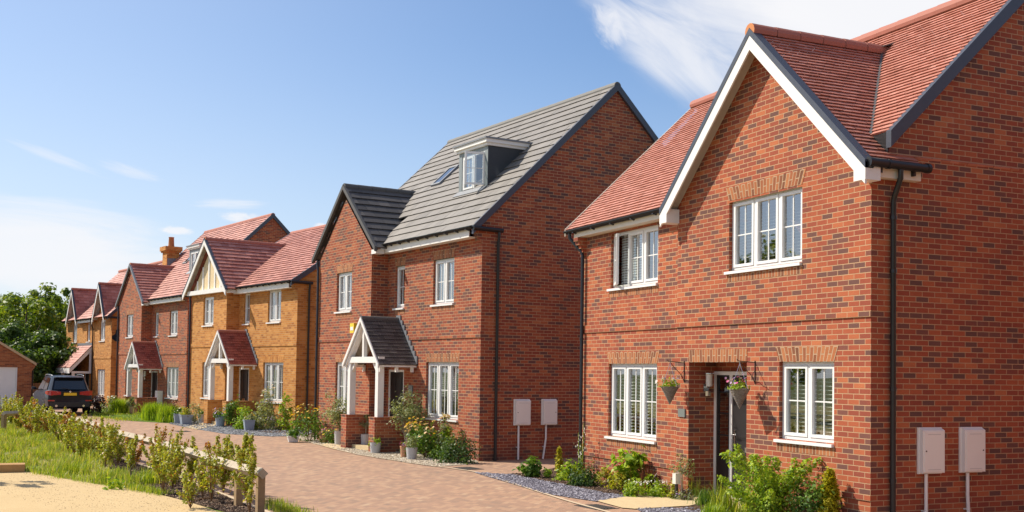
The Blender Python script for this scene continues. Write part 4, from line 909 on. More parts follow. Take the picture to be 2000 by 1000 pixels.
    for bx_, tip in ((-4.60, 0), (-2.58, 0)):
        br = MB(); xx = bx_
        br.bar((xx, -.008, 1.98), (xx, -.008, 2.34), .013, .01, up=(0, 1, 0)); br.tube([(xx, -.01, 2.31), (xx, -.32, 2.33), (xx, -.345, 2.36)], .007, 6)
        br.tube([(xx, -.01, 2.0), (xx, -.09, 2.13), (xx, -.2, 2.22), (xx, -.29, 2.32)], .006, 6); br.tube([(xx, -.01, 2.18), (xx, -.06, 2.12), (xx, -.03, 2.05)], .005, 5); br.build('basket_bracket', iron, root)
    return root
H1 = house_near()
def basket(x, label, fl):
    r = thing('hanging_basket', label, 'hanging basket', (-11.92+x, 10.55-.29, 1.89), 0, 'hanging baskets by the black door')
    mb = MB(); pr = [(.0, -.30)]
    for i in range(1, 25): u = i/24; pr.append((.245*u*.62+.0+(.004 if i % 2 else 0)+.0, -.30+.30*u))
    pr += [(.16, .012), (.145, .0), (.0, -.01)]; mb.lathe(pr, n=20); mb.build('wicker_cone', wicker, r)
    ch = MB()
    for k in range(3):
        a = 2.1*k+.4; ch.tube([(.15*math.cos(a), .15*math.sin(a), .0), (0, 0, .40)], .004, 5)
    ch.tube([(0, 0, .40), (0, 0, .45)], .005, 5); ch.build('chain', chrome, r)
    P, Nn, C = clumpcloud(240, .36, .36, .16, 20, .03, 'dome', .0); leafmesh('foliage', P, Nn, .045, lf_bright, r)
    for m_, n_ in fl: q, k_ = surf(P, Nn, n_*2); flowers(r, q+np.array([-.01, -.02, .025]), k_, .048, m_)
basket(-4.60, 'wicker cone basket with white and mauve flowers left of the black door', ((f_mauve, 7), (f_white, 7)))
basket(-2.58, 'wicker cone basket with pink and mauve flowers in front of the black door', ((f_pink, 8), (f_mauve, 8)))
# ------------------------------------------------------------------ the far orange house
def house_far():
    root = thing('detached_house', 'farthest orange brick house with two steep red gablets and a sloping pink tiled porch', 'house', (-63.5, 4.77, -.40), R(11.179))
    XL, Dp = -9.66, 6.6; ye = -.27; yr = 3.1; ze = 5.18; sl = .95; zr = ze+(yr-ye)*sl; zt = ze+(0-ye)*sl-.14
    Ws = [(-2.29, -1.28, 3.9, 5.05, 2), (-4.95, -4.30, 3.9, 5.0, 1), (-8.12, -7.16, 3.9, 5.05, 2), (-2.62, -1.1, .9, 2.35, 3), (-7.9, -6.9, .9, 2.3, 2)]; DR = (-5.2, -4.25, .1, 2.15)
    mb = MB(); wallY(mb, XL, 0, -.2, zt, 0, [w[:4] for w in Ws]+[DR])
    for x, fl in ((0, 0), (XL, 1)):
        p = [(x, 0, -.2), (x, Dp, -.2), (x, Dp, zt-.3), (x, yr, zr-.1), (x, 0, zt)]; mb.face(p[::-1] if fl else p)
    mb.face([(XL, Dp, -.2), (XL, Dp, zt-.3), (0, Dp, zt-.3), (0, Dp, -.2)])
    for xc in (-1.65, -7.42): mb.face([(xc-1.05, -.002, zt-.25), (xc+1.05, -.002, zt-.25), (xc, -.002, 6.95)])
    mb.build('wall', brick_org, root)
    sb = MB(); sb.box(XL-.02, .02, -.022, -.0005, 2.925, 3.075); sb.build('string_course', brick_org, root)
    for a, b, c, d, n in Ws: window(root, a, b, c, d, 0, n, ('curtain', [(a+.05, b-.05)]) if c < 2 else None)
    for a, b, c, d, n in Ws[3:]: lintel(root, a, b, d, 0, arch_org)
    door_unit(root, *DR, .06)
    rm = MB(); vd = Vector((0, yr-ye, (yr-ye)*sl)); tiles(rm, (XL-.1, ye, ze), (1, 0, 0), vd, -XL+.17, vd.length, .22, .022); tiles(rm, (.07, 2*yr-ye, ze), (-1, 0, 0), (0, -vd.y, vd.z), -XL+.17, vd.length, .22, .022)
    rf = rm.build('roof', tile_red2, root); rb = MB(); ridge(rb, (XL-.1, yr, zr), (.07, yr, zr)); rb.build('ridge_tile', [ridge_red, ridge_org], rf)
    vg = MB(); vg.prism([(.10, ye, ze-.18), (.10, yr, zr-.18), (.10, yr, zr+.03), (.10, ye, ze+.03)], (-.098, 0, 0)); vg.build('verge', navy_verge, rf)
    for xc in (-1.65, -7.42):
        hw, zap, wsl, yo = 1.16, 7.02, 1.62, -.30; ya = ye+(zap-ze)/sl
        g = gable_roof(root, 'gablet_roof', xc, hw, zap, wsl, yo, ya+.1, tile_red2, .2, .02, ridge_red, ridge_org, .09, ya-.05); zwe = zap-hw*wsl
        for s in (-1, 1):
            barge(g, xc+s*(hw+.03), zwe-.05, xc, zap, yo-.03, yo, .26, white_wood, 'bargeboard', -.02); barge(g, xc+s*(hw+.03), zwe-.03, xc, zap, yo-.036, yo+.06, .10, navy_verge, 'verge', .05)
            so = MB(); q = [(xc+s*hw, yo, zwe-.08), (xc, yo, zap-.12), (xc, 0, zap-.12), (xc+s*hw, 0, zwe-.08)]; so.face(q); so.face(q[::-1]); so.build('gablet_soffit', white_wood, g)
    gutter(root, (-6.2, ye-.04, ze-.02), (-2.85, ye-.04, ze-.02), .6); gutter(root, (-.45, ye-.04, ze-.02), (.05, ye-.04, ze-.02), .6); gutter(root, (XL-.1, ye-.04, ze-.02), (-8.6, ye-.04, ze-.02), .6)
    fb = MB(); fb.box(-6.25, -2.8, ye+.02, ye+.04, ze-.22, ze-.05); fb.build('fascia', white_wood, root)
    g2 = MB(); g2.tube([(.09, ye, ze-.06), (.09, .5, ze-.06)], .055, 8); g2.build('gutter_return', black_pl, root)
    downpipe(root, [(-3.2, ye, ze-.08), (-3.2, ye, ze-.2), (-3.5, -.06, ze-.6), (-3.5, -.06, 0)], .036); downpipe(root, [(.08, .45, ze-.1), (.05, .45, 0)], .036)
    # lean-to porch
    xa, xb, yo, zl, zh = -6.85, -3.72, -1.18, 2.42, 3.70; pr = MB(); vv = Vector((0, -yo, zh-zl)); tiles(pr, (xa, yo, zl), (1, 0, 0), vv, xb-xa, vv.length, .2, .02); po = pr.build('porch_roof', tile_red2, root)
    fl = MB(); fl.box(xa, xb, -.04, -.001, zh-.02, zh+.12); fl.build('porch_flashing', lead, po)
    pf = MB(); pf.box(xa, xb, yo-.03, yo, zl-.32, zl-.04)
    for xx in (xa+.02, xb-.08): pf.prism([(xx, yo, zl-.30), (xx, -.001, zh-.30), (xx, -.001, zh-.04), (xx, yo, zl-.04)][::-1], (.06, 0, 0)); pf.box(xx, xx+.06, yo+.1, -.001, 2.1, 2.22)
    for xx in (xb-.18, -6.2): pf.box(xx, xx+.14, -1.05, -.9, 0, 2.2)
    pf.box(xb-.10, xb-.04, -.14, -.002, 2.22, zh-.3); pf.build('porch_frame', white_wood, root)
    ln_ = MB(); q = [(xa, yo, zl-.05), (xb, yo, zl-.05), (xb, -.001, zh-.05), (xa, -.001, zh-.05)]; ln_.face(q); ln_.face(q[::-1]); ln_.build('porch_lining', soffit_m, root)
    lm = MB(); lm.box(-5.75, -5.55, -.16, -.001, 1.75, 2.0); lm.build('porch_lamp', iron, root)
    ds = MB(); c = Vector((.14, .35, 4.15)); nn = Vector((.75, -.55, .35)).normalized(); t = nn.orthogonal().normalized(); b = nn.cross(t); k = 18
    R0 = [[c+nn*(.10*r*r-.02)+(t*math.cos(6.2832*i/k)+b*math.sin(6.2832*i/k))*.36*r for i in range(k)] for r in (.05, .35, .7, 1)]
    for i in range(3):
        for j in range(k): q = [R0[i][j], R0[i][(j+1) % k], R0[i+1][(j+1) % k], R0[i+1][j]]; ds.face(q); ds.face(q[::-1])
    ds.bar((0.0, .35, 4.1), c, .03, .03); ds.bar(c-b*.2, c+nn*.35, .015, .015); ds.build('satellite_dish', car_trim, root)
    return root
H5 = house_far()
def house_bounce():  # unseen house, added to bounce warm sunlight onto the near house's side wall
    r = thing('detached_house', 'red brick house added outside the picture on the right to bounce sunlight', 'house', (1.2, 10.4, 0), 0); mb = MB(); w, d, e, k = 8.6, 7.6, 5.1, .95
    wallY(mb, -w, 0, -.1, e, 0, ((-7.3, -5.6, .9, 2.3), (-3.2, -1.4, .9, 2.3), (-7.3, -5.6, 3.8, 4.9), (-3.2, -1.4, 3.8, 4.9))); mb.face([(0, 0, -.1), (0, d, -.1), (0, d, e), (0, d/2, e+d/2*k), (0, 0, e)]); mb.face([(-w, 0, -.1), (-w, 0, e), (-w, d/2, e+d/2*k), (-w, d, e), (-w, d, -.1)]); mb.face([(-w, d, -.1), (-w, d, e), (0, d, e), (0, d, -.1)]); mb.build('wall', brick_red, r)
    for a in (-7.3, -3.2): window(r, a, a+1.75, .9, 2.3, 0, 3); window(r, a, a+1.75, 3.8, 4.9, 0, 3)
    rm = MB(); v = Vector((0, d/2+.25, (d/2+.25)*k)); tiles(rm, (-w-.1, -.25, e), (1, 0, 0), v, w+.2, v.length, .2, .03); tiles(rm, (.1, d+.25, e), (-1, 0, 0), (0, -v.y, v.z), w+.2, v.length, .2, .03); rm.build('roof', tile_red, r)
house_bounce()
# ------------------------------------------------------------------ garage at the end of the street
gq = gp(60, 796.5); GA = R(93)
G = thing('garage', 'low brick garage with white up and over door at the end of the street', 'garage', gq, GA)
mb = MB(); gw, gd, ez = 3.5, 6.0, 2.22; zp = ez+gw/2*.62
wallY(mb, -gw, 0, -.1, ez, 0, ((-gw+.62, -.66, 0, 2.0, .12),)); mb.face([(-gw, 0, ez), (0, 0, ez), (-gw/2, 0, zp)]); mb.face([(0, 0, -.1), (0, gd, -.1), (0, gd, ez), (0, 0, ez)]); mb.face([(-gw, 0, -.1), (-gw, 0, ez), (-gw, gd, ez), (-gw, gd, -.1)])
mb.face([(-gw, gd, -.1), (-gw, gd, ez), (-gw/2, gd, zp), (0, gd, ez), (0, gd, -.1)])
for k in range(4): mb.box(.0005, .05*(k+1), -.0, .22, ez-.36+.075*k, ez-.36+.075*(k+1))
mb.build('wall', brick_garage, G)
dm = MB(); a, b = -gw+.62, -.66
leafframe(dm, a, b, 0, 2.0, .04, .12, .07); df = dm.build('door_frame', white, G)
dp = MB(); n = 16
for i in range(n): x0 = a+.07+(b-a-.14)*i/n; x1 = a+.07+(b-a-.14)*(i+1)/n; dp.box(x0+.006, x1-.006, .07, .10, .02, 1.93); dp.box(x0-.006, x0+.006, .08, .10, .02, 1.93)
dd = dp.build('garage_door', white, G); hh = MB(); hh.box((a+b)/2-.06, (a+b)/2+.06, .045, .07, .9, .95); hh.build('handle', black_pl, dd)
gable_roof(G, 'roof', -gw/2, gw/2+.2, zp+.10, .62, -.06, gd+.06, tile_red2, .22, .02, ridge_red, ridge_org)
for s in (-1, 1): barge(G, -gw/2+s*(gw/2+.2), zp+.10-(gw/2+.2)*.62, -gw/2, zp+.10, -.10, -.05, .13, pot_tan, 'verge', .03)
gutter(G, (.24, .1, ez), (.24, gd, ez), 1.0, out=(1, 0, 0)); downpipe(G, [(.06, .3, ez), (.06, .3, 0)])
# boarded fence between garage and the last house
a, b = gp(66, 792), gp(118, 790); fo = thing('board_fence', 'brown close boarded fence behind the dark car', 'fence', a, math.atan2(b.y-a.y, b.x-a.x)); ln = (b-a).length+3
fb = MB(); n = int(ln/.15)
for i in range(n): fb.box(i*.15-1.2, i*.15-1.2+.142, -.012+(i % 2)*.008, .01+(i % 2)*.008, .05, 1.18+random.uniform(-.01, .01))
fb.build('boards', fence_wood, fo); fr = MB(); fr.box(-1.2, ln-1.2, .02, .08, .3, .38); fr.box(-1.2, ln-1.2, .02, .08, .9, .98); fr.build('fence_rail', fence_wood, fo)
for i in range(4): p_ = MB(); p_.box(i*1.9-.9, i*1.9-.8, .03, .13, 0, 1.25); p_.build('fence_post', fence_wood, fo)
# ------------------------------------------------------------------ grounds
def sheet(name, pts, z, mat, kind='structure', label=None):
    mb = MB(); mb.face([(p[0], p[1], z) for p in pts]); n = mb.build(name, mat); return tag(n, kind=kind)
def poly(*px): return [gp(*p)[:2] for p in px]
def clean(pts):
    a = sum(pts[i][0]*pts[(i+1) % len(pts)][1]-pts[(i+1) % len(pts)][0]*pts[i][1] for i in range(len(pts))); return pts if a > 0 else pts[::-1]
mb = MB(); mb.face([(-2500, -2500, -.02), (2500, -2500, -.02), (2500, 2500, -.02), (-2500, 2500, -.02)]); tag(mb.build('ground', ground_m), kind='structure')
strip_edge = [(-12, 3.62), (-16.5, 3.50), (-20.1, 3.20), (-23.2, 2.92), (-27.1, 2.34), (-32, 2.12), (-44, .80)]
sheet('road', clean([(-2, 3.6), (-16.5, 3.50), (-20.1, 3.20), (-23.2, 2.92), (-27.1, 2.34), (-32, 2.12), (-44, .80), (-48, .2), (-50, -6), (-75, -12), (-78, 2), (-66, 10), (-40, 13), (-22, 16), (-6, 16), (4, 12), (4, 4)]), -.012, paving)
def strip(pts, w, z, mat, name):
    mb = MB(); L_ = []; R_ = []
    for i, p in enumerate(pts):
        d = Vector(pts[min(i+1, len(pts)-1)])-Vector(pts[max(i-1, 0)]); d.normalize(); n = Vector((-d.y, d.x)); L_.append(Vector(p)+n*w/2); R_.append(Vector(p)-n*w/2)
    for i in range(len(pts)-1): mb.face([(*R_[i], z), (*R_[i+1], z), (*L_[i+1], z), (*L_[i], z)])
    return tag(mb.build(name, mat), kind='structure')
def catmull(pts, n=6):
    pts = [Vector(p[:2]) for p in pts]; out = []
    for i in range(len(pts)-1):
        p0, p1, p2, p3 = pts[max(i-1, 0)], pts[i], pts[i+1], pts[min(i+2, len(pts)-1)]
        for k in range(n):
            t = k/n; out.append(.5*((2*p1)+(p2-p0)*t+(2*p0-5*p1+4*p2-p3)*t*t+(3*p1-p0-3*p2+p3)*t**3))
    return out+[pts[-1]]
# edge of the carriageway in front of the houses
kerb = catmull([gp(560, 848), gp(622, 868), gp(700, 887), gp(800, 903), gp(880, 914), gp(935, 923), gp(1000, 943), gp(1062, 963), gp(1120, 981), gp(1175, 996), gp(1290, 1030)])
strip([tuple(p) for p in kerb], .07, .002, edge_m, 'edging')
def bed(name, mat, z, *px): return sheet(name, clean(poly(*px)), z, mat)
bed('gravel_bed', gravel_m, -.004, (545, 846), (612, 866), (700, 888), (800, 904), (850, 911), (935, 905), (930, 893), (860, 880), (780, 866), (650, 850))
bed('slate_bed', slate_m, -.004, (925, 922), (1000, 944), (1062, 963), (1165, 979), (1232, 969), (1180, 962), (1060, 938), (1000, 926))
bed('slate_bed', slate_m, -.004, (1240, 992), (1345, 991), (1500, 1010), (1600, 1050), (1330, 1040))
bed('planting_bed', mulch_m, -.002, (990, 925), (1060, 938), (1180, 962), (1236, 968), (1342, 966), (1345, 940), (1150, 905), (1100, 910), (1040, 922))
bed('planting_bed', mulch_m, -.002, (1330, 990), (1392, 977), (1440, 962), (1720, 1020), (1720, 1080), (1500, 1035))
bed('garden_path', stone_m, .004, (1164, 978), (1232, 968), (1400, 962), (1420, 972), (1345, 988), (1240, 994), (1215, 992))
bed('garden_path', stone_m, .004, (622, 868), (655, 878), (735, 867), (735, 858), (690, 860))
bed('slate_bed', slate_g, -.006, (330, 827), (372, 836), (440, 847), (530, 852), (600, 851), (620, 838), (470, 822), (350, 817))
bed('garden_path', stone_m, -.0, (360, 834), (384, 839), (445, 826), (412, 822))
bed('planting_bed', mulch_m, -.003, (455, 838), (540, 846), (620, 846), (600, 826), (470, 818))
bed('planting_bed', mulch_m, -.002, (560, 846), (640, 860), (690, 858), (700, 846), (600, 838))
bed('lawn', lawn_m, -.006, (180, 812), (258, 822), (330, 826), (360, 812), (330, 800), (200, 796), (170, 802))
strip(strip_edge, .08, .005, edge_m, 'edging')
# drains in the paving
for k, (px, py, lab) in enumerate(((915, 914, 'dark drain gully in the paving by the corner of the grey roofed house'), (1165, 989, 'dark drain gully in the paving before the cream path of the near house'), (357, 842, 'dark drain gully in the paving by the blue pots'))):
    o_ = thing('drain_gully', lab, 'drain', gp(px, py), .1); d_ = MB(); d_.box(-.32, .32, -.22, .22, -.02, -.006, skip='b'); fr_ = d_.build('frame', drain_m, o_); s_ = MB()
    for i in range(6): s_.box(-.27, .27, -.18+i*.065, -.15+i*.065, -.006, .001, skip='b')
    s_.build('grate', drain_m, o_)
# the green on the left
sheet('meadow', clean([(-16.2, 3.40), (-20.1, 3.14), (-23.2, 2.86), (-27.1, 2.28), (-32, 2.06), (-44, .74), (-48, .1), (-49, -7), (-75, -14), (-60, -45), (-2, -45), (-2, 3.3)]), -.008, earth_m)
sandp = catmull([(-2, 3.7), (-13, 3.35), (-16.87, 2.83), (-19.11, 2.39), (-21.01, 1.66), (-22.43, 1.06), (-24.5, .29), (-27, -.75), (-31, -2.6), (-36, -5)])
sheet('sandy_path', clean([tuple(p) for p in sandp]+[(-36, -8), (-28, -5), (-22, -3), (-14, -1), (-2, 0)]), -.003, sand_m)
sheet('mulch_strip', clean([(-12.5, 3.60), (-16, 3.46), (-20.1, 3.17), (-23.2, 2.89), (-27.1, 2.31), (-31, 2.12), (-29, 1.85), (-27, 1.75), (-23, 2.0), (-20.2, 2.15), (-19.0, 2.43), (-16.87, 2.90), (-12.5, 3.30)]), .001, mulch_m)
# ------------------------------------------------------------------ low rail fence along the green
def rail_fence(name, label, line, zt, posts, endcap=True):
    r = thing(name, label, 'fence', (line[0][0], line[0][1], 0)); o = Vector((line[0][0], line[0][1], 0)); P = [Vector((p[0], p[1], zt))-o for p in line]
    for i in range(len(P)-1):
        a, b = P[i], P[i+1]; d = (b-a).normalized(); s = Vector((-d.y, d.x, 0)); u = Vector((0, 0, 1)); q = .082
        mb = MB(); c = [s*q, u*q, -s*q, -u*q]; e0 = a-d*.03 if i == 0 else a+d*.004
        A = [e0+v for v in c]; B = [b+v for v in c]; mb.face(A); mb.face(B[::-1])
        for k in range(4): j = (k+1) % 4; mb.face([A[j], A[k], B[k], B[j]])
        mb.build('rail', rail_wood, r)
    for p, w in posts:
        p = Vector((p[0], p[1], 0))-o; mb = MB(); d = (P[1]-P[0]).normalized(); s = Vector((-d.y, d.x, 0)); t = zt-.082+random.uniform(-.004, .004)
        base = [p+s*w+d*w, p-s*w+d*w, p-s*w-d*w, p+s*w-d*w]
        tops = [base[0]+Vector((0, 0, t+.055)), base[1]+Vector((0, 0, t+.055)), base[2]+Vector((0, 0, t+.055)), base[3]+Vector((0, 0, t+.055))]
        b0, t0 = [v+Vector((0, 0, -.2)) for v in base], tops; ma, mb_ = p+d*w+Vector((0, 0, t)), p-d*w+Vector((0, 0, t))
        mb.face([b0[1], b0[0], t0[0], ma, t0[1]][::-1]); mb.face([b0[3], b0[2], t0[2], mb_, t0[3]][::-1]); mb.face([b0[0], b0[3], t0[3], t0[0]][::-1]); mb.face([b0[2], b0[1], t0[1], t0[2]][::-1])
        mb.face([t0[0], t0[3], mb_, ma]); mb.face([ma, mb_, t0[2], t0[1]]); mb.build('fence_post', post_wood, r)
    return r
FZ = .58
fl_ = [gp(512, 925, FZ), gp(459, 912, FZ), gp(396, 891, FZ), gp(319, 868, FZ), gp(228, 846, FZ), gp(180, 828, FZ), gp(60, 799, FZ)]
line = [Vector(p[:2]) for p in fl_]
def along(d):
    for i in range(len(line)-1):
        l = (line[i+1]-line[i]).length
        if d <= l or i == len(line)-2: return line[i]+(line[i+1]-line[i])*(d/l)
        d -= l
tot = sum((line[i+1]-line[i]).length for i in range(len(line)-1))
pp = [line[0]+(line[1]-line[0]).normalized()*.06, gp(467, 914, FZ)[:2], line[2], line[3]]+[along(d) for d in np.arange(9.6, tot, 2.4)]
rail_fence('rail_fence', 'long low timber fence of diamond rail on notched posts beside the paved road', line, FZ, [(p, .053) for p in pp])
cA, cB = gp(8, 808, .55), gp(66, 806, .55)
rail_fence('rail_fence', 'short low timber rail nearest the grass at the far left corner', [cA[:2], cB[:2]], .55, [(cA[:2], .06), (cA.lerp(cB, .5)[:2], .06), (cB[:2], .06)])
cA, cB = gp(-30, 799, .55), gp(50, 796, .55)
rail_fence('rail_fence', 'short low timber rail behind another before the garage', [cA[:2], cB[:2]], .55, [(cA[:2], .06), (cA.lerp(cB, .6)[:2], .06), (cB[:2], .06)])
# timber sleeper lying by the path
sl0, sl1 = gp(48, 922), gp(-60, 924); st = MB(); d = (sl1-sl0); st.prism([(0, 0, 0), (0, .42, 0), (0, .42, .15), (0, 0, .15)], (d.length, 0, 0))
so = st.build('timber_sleeper', sleeper_wood); so.location = sl0; so.rotation_euler = (0, 0, math.atan2(d.y, d.x)); so.scale = (1, -1, 1)
so.data.flip_normals(); tag(so, 'sawn timber sleeper lying where the grass meets the sandy path', 'timber')
# young hedge: every sapling its own thing
def sapling(loc, h, label, mat, w=.42, n=260, bare=.0, ls=.055, group='young hedge saplings along the rail fence', name='hedge_sapling', cat='sapling', shoots=0):
    r = thing(name, label, cat, loc, random.uniform(0, 6), group); mb = MB(); P = []; Nn = []; n = int(n*1.6); ls *= 1.0; w *= 1.1
    for k in range(shoots or random.randint(6, 9)):
        a = random.uniform(0, 6.28); lean = random.uniform(.05, .5)*w*(1.0 if not shoots else 1.1); top = Vector((math.cos(a)*lean, math.sin(a)*lean, h*random.choice([1.0, .9, .75, .6, .45])*random.uniform(.92, 1.05))); mid = Vector((math.cos(a)*lean*.35+random.uniform(-.03, .03), math.sin(a)*lean*.35, top.z*.5))
        mb.tube([(0, 0, 0), mid, top], [.007, .005, .002], 5, cap=False)
        m = max(8, int(n/(shoots or 7))); t = bare+(1.03-bare)*np.sqrt(rng.random(m))**1.1
        b = np.array(mid)[None]*(1-np.abs(2*t-1))[:, None]*1.0+np.array(top)[None]*np.maximum(0, 2*t-1)[:, None]; b[:, 2] = t*top.z
        tw = rng.random(m)*6.28; rad = (.015+.17*w*rng.random(m)*np.maximum(.1, 1.15-t)*(1.1 if not shoots else 1.3)); P.append(b+np.stack([np.cos(tw)*rad, np.sin(tw)*rad, rng.normal(size=m)*.015], 1)); Nn.append(np.stack([np.cos(tw), np.sin(tw), rng.random(m)*1.6], 1)+rng.normal(size=(m, 3))*.35)
    P = np.concatenate(P); Nn = np.concatenate(Nn); leafmesh('foliage', P, Nn, ls*rng.uniform(.55, 1.35, len(P)), mat, r, .55, .1); mb.build('stem', stem_m, r); return r
near = [((464, 982), 1.15, 'tall leafy sapling beside the end post of the rail fence', lf_hedge, .62, 1000, .22), ((480, 975), .92, 'slim sapling drooping over the end post of the rail fence', lf_hedge, .45, 520, .25), ((437, 960), .62, 'thin red stemmed sapling between the second and third posts', lf_rust, .34, 130, .35),
        ((436, 963), .95, 'spreading leafy sapling before the second fence post', lf_hedge, .6, 700, .2), ((488, 1006), 1.0, 'fine leaved sapling with bare lower stems left of the end post', lf_hedge, .5, 420, .4),
        ((372, 941), .84, 'bushy yellow green sapling in front of the third fence post', lf_hedge, .6, 620, .15), ((414, 942), .78, 'rusty topped sapling just right of the third fence post', lf_rust, .35, 200, .3), ((352, 930), .72, 'rusty leaved sapling just left of the third fence post', lf_rust, .32, 170, .3),
        ((320, 925), .95, 'tall brown tipped sapling at the fourth fence post', lf_rust, .36, 180, .3), ((300, 920), .88, 'dense sapling just left of the fourth fence post', lf_hedge, .5, 420, .1)]
for (px, py), h, lb, mt, w, n, bare in near: sapling(gp(px, py), h, lb, mt, w, n, bare, group=None)
dd = .9; i = 0
while dd < tot+.5:
    p = along(min(dd, tot)); q = Vector((p.x, p.y)); off = random.choice([.22, .45, .75])+random.uniform(-.08, .08); dist = min(1.0, dd/24)
    rust = random.random() < .15
    sapling((q.x+random.uniform(-.15, .15), q.y-off, 0), random.uniform(.60, .95)+(.10 if dd > 22 else 0), 'rusty leaved young sapling in the mulch row along the rail fence' if rust else 'yellow green young sapling in the mulch row along the rail fence', lf_rust if rust else lf_hedge,
            random.uniform(.35, .6) if dd < 9 else random.uniform(.4, .75), int(random.uniform(180, 330)), random.uniform(.06, .3), .055+.02*dist)
    dd += random.uniform(.52, .85) if dd < 7 else random.uniform(.26, .46); i += 1
for k in range(7): sapling(gp(random.uniform(-12, 40), random.uniform(822, 838)), random.uniform(.6, 1.1), 'yellow green young sapling before the short rails at the far left', lf_hedge, .6, 300, .05, .07, 'saplings by the corner rails')
# grass of the meadow: denser and longer in tufts
def scatter_meadow(n):
    P = []
    while len(P) < n:
        x = -18-(rng.random()**.75)*28; y = 2.6-rng.random()*4.2
        # keep off the path, thin by the mulch
        pth = np.interp(-x, [17, 19.1, 21, 22.4, 24.5, 27, 31, 36, 50], [2.85, 2.4, 1.7, 1.1, .35, -.7, -2.5, -5, -7]); up = np.interp(-x, [18, 20, 23, 27, 31, 36, 44, 50], [2.35, 2.15, 2.05, 2.0, 2.1, 1.95, 1.0, .3])
        if y < pth+.02 or y > up: continue
        cl = math.sin(x*2.1+y*1.3)*math.sin(x*.9-y*2.7)+.6*math.sin(x*4.3+1)*math.sin(y*5.1)
        if rng.random() > .5+.55*cl: continue
        P.append((x, y, -.01, cl))
    return np.array(P)
M_ = scatter_meadow(26000); kk = rng.random(len(M_)) < .68
for sel, mt, nm in ((kk, grass_m, 'grass'), (~kk, grass_dry, 'dry_grass')):
    q = M_[sel]; tag(blades(q[:, :3], (.10+.13*np.clip(q[:, 3], 0, 1))*rng.uniform(.6, 1.5, len(q)), .7, .010+.004*rng.random(len(q)), mt, nm), kind='stuff')
def tufts(name, centres, n, rad, h, mat, wd=.008, kind='stuff', lean=.8):
    P = np.concatenate([np.array([c[0], c[1], 0])+np.concatenate([rng.normal(size=(n, 2))*rad, np.zeros((n, 1))], 1) for c in centres]); return tag(blades(P, h*rng.uniform(.45, 1.15, len(P)), lean, wd, mat, name), kind=kind)
tufts('grass', [gp(540, 992), gp(552, 996), gp(563, 999), gp(575, 1002), gp(590, 1008), gp(530, 985)], 130, .10, .13, grass_m)
for (px, py, lb) in ((213, 940, 'dark green grass tuft leaning over the edge of the sandy path'), (280, 945, 'tall fresh grass tuft by the bark mulch'), (305, 938, 'broad grass tuft touching the bark mulch'), (145, 925, 'grass tuft on the path edge next to the brown earth')):
    c = gp(px, py); r = thing('grass_tuft', lb, 'grass tuft', c); a = rng.normal(size=(420, 2))*.16; blades(np.concatenate([a, np.zeros((420, 1))], 1), .27*rng.uniform(.4, 1.15, 420), .8, .009, grass_m, 'blades', r)
edge = [(x+rng.normal()*.12, y+.04+abs(rng.normal())*.10) for x, y in zip(np.interp(np.linspace(0, 1, 46), np.linspace(0, 1, 7), [-19.4, -20.4, -21.2, -22.4, -23.6, -24.6, -26.5]), np.interp(np.linspace(0, 1, 46), np.linspace(0, 1, 7), [2.25, 1.9, 1.6, 1.08, .6, .26, -.5]))]
tufts('edge_grass', edge, 46, .09, .13, grass_m)
shrub('weed', 'small bright weed on the sandy path edge', gp(222, 955), .34, .16, 120, .07, lf_bright, 'dome', 12, cat='weed', stemk=0)
# loose stones and bark: thousands nobody could count
def stones(name, pts, s, mat, flat=.5):
    n = len(pts); base = np.array([[1, 0, 0], [-.4, .9, 0], [-.6, -.8, 0], [.1, 0, .9], [.2, -.75, .45]]); F0 = np.array([[0, 1, 3], [1, 2, 3], [2, 4, 3], [4, 0, 3], [2, 0, 4]])
    a = rng.random(n)*6.283; ca, sa = np.cos(a), np.sin(a); S = s*rng.uniform(.5, 1.4, n); B = base[None]*rng.uniform(.7, 1.3, (n, 5, 3)); X = B[..., 0]*ca[:, None]-B[..., 1]*sa[:, None]; Y = B[..., 0]*sa[:, None]+B[..., 1]*ca[:, None]; Z = B[..., 2]*flat
    V = np.stack([X, Y, Z], 2)*S[:, None, None]+np.asarray(pts)[:, None]; F = (F0[None]+(np.arange(n)*5)[:, None, None]).reshape(-1, 3)
    me = bpy.data.meshes.new(name); me.from_pydata(V.reshape(-1, 3).tolist(), [], F.tolist()); me.materials.append(mat); o = bpy.data.objects.new(name, me); COL.objects.link(o); return tag(o, kind='stuff')
def inpoly(pts, n, z):
    P = np.array(pts); lo, hi = P.min(0), P.max(0); out = []
    while len(out) < n:
        x, y = lo+(hi-lo)*rng.random(2); c = False; j = len(P)-1
        for i in range(len(P)):
            if (P[i, 1] > y) != (P[j, 1] > y) and x < (P[j, 0]-P[i, 0])*(y-P[i, 1])/(P[j, 1]-P[i, 1])+P[i, 0]: c = not c
            j = i
        if c: out.append((x, y, z))
    return np.array(out)
def isl(name, stops): return leaf_mat(name, stops, 0.0, .9)
st_slate = isl('slate_piece', [(0, (.09, .085, .11)), (.6, (.21, .20, .245)), (1, (.42, .41, .46))]); st_grey = isl('grey_slate_piece', [(0, (.09, .095, .11)), (.6, (.21, .22, .24)), (1, (.42, .43, .45))]); st_cream = isl('pebble', [(0, (.26, .20, .14)), (.5, (.52, .44, .33)), (1, (.74, .67, .56))]); st_bark = isl('bark_chip', [(0, (.025, .016, .011)), (.6, (.095, .056, .036)), (.9, (.20, .125, .085)), (1, (.36, .26, .18))]); st_sand = isl('grit', [(0, (.30, .20, .10)), (1, (.62, .48, .29))])
stones('slate_chippings', np.concatenate([inpoly(poly((925, 922), (1000, 944), (1062, 963), (1165, 979), (1232, 969), (1180, 962), (1060, 938), (1000, 926)), 2600, 0), inpoly(poly((1240, 992), (1345, 991), (1500, 1010), (1330, 1040)), 900, 0)]), .026, st_slate)
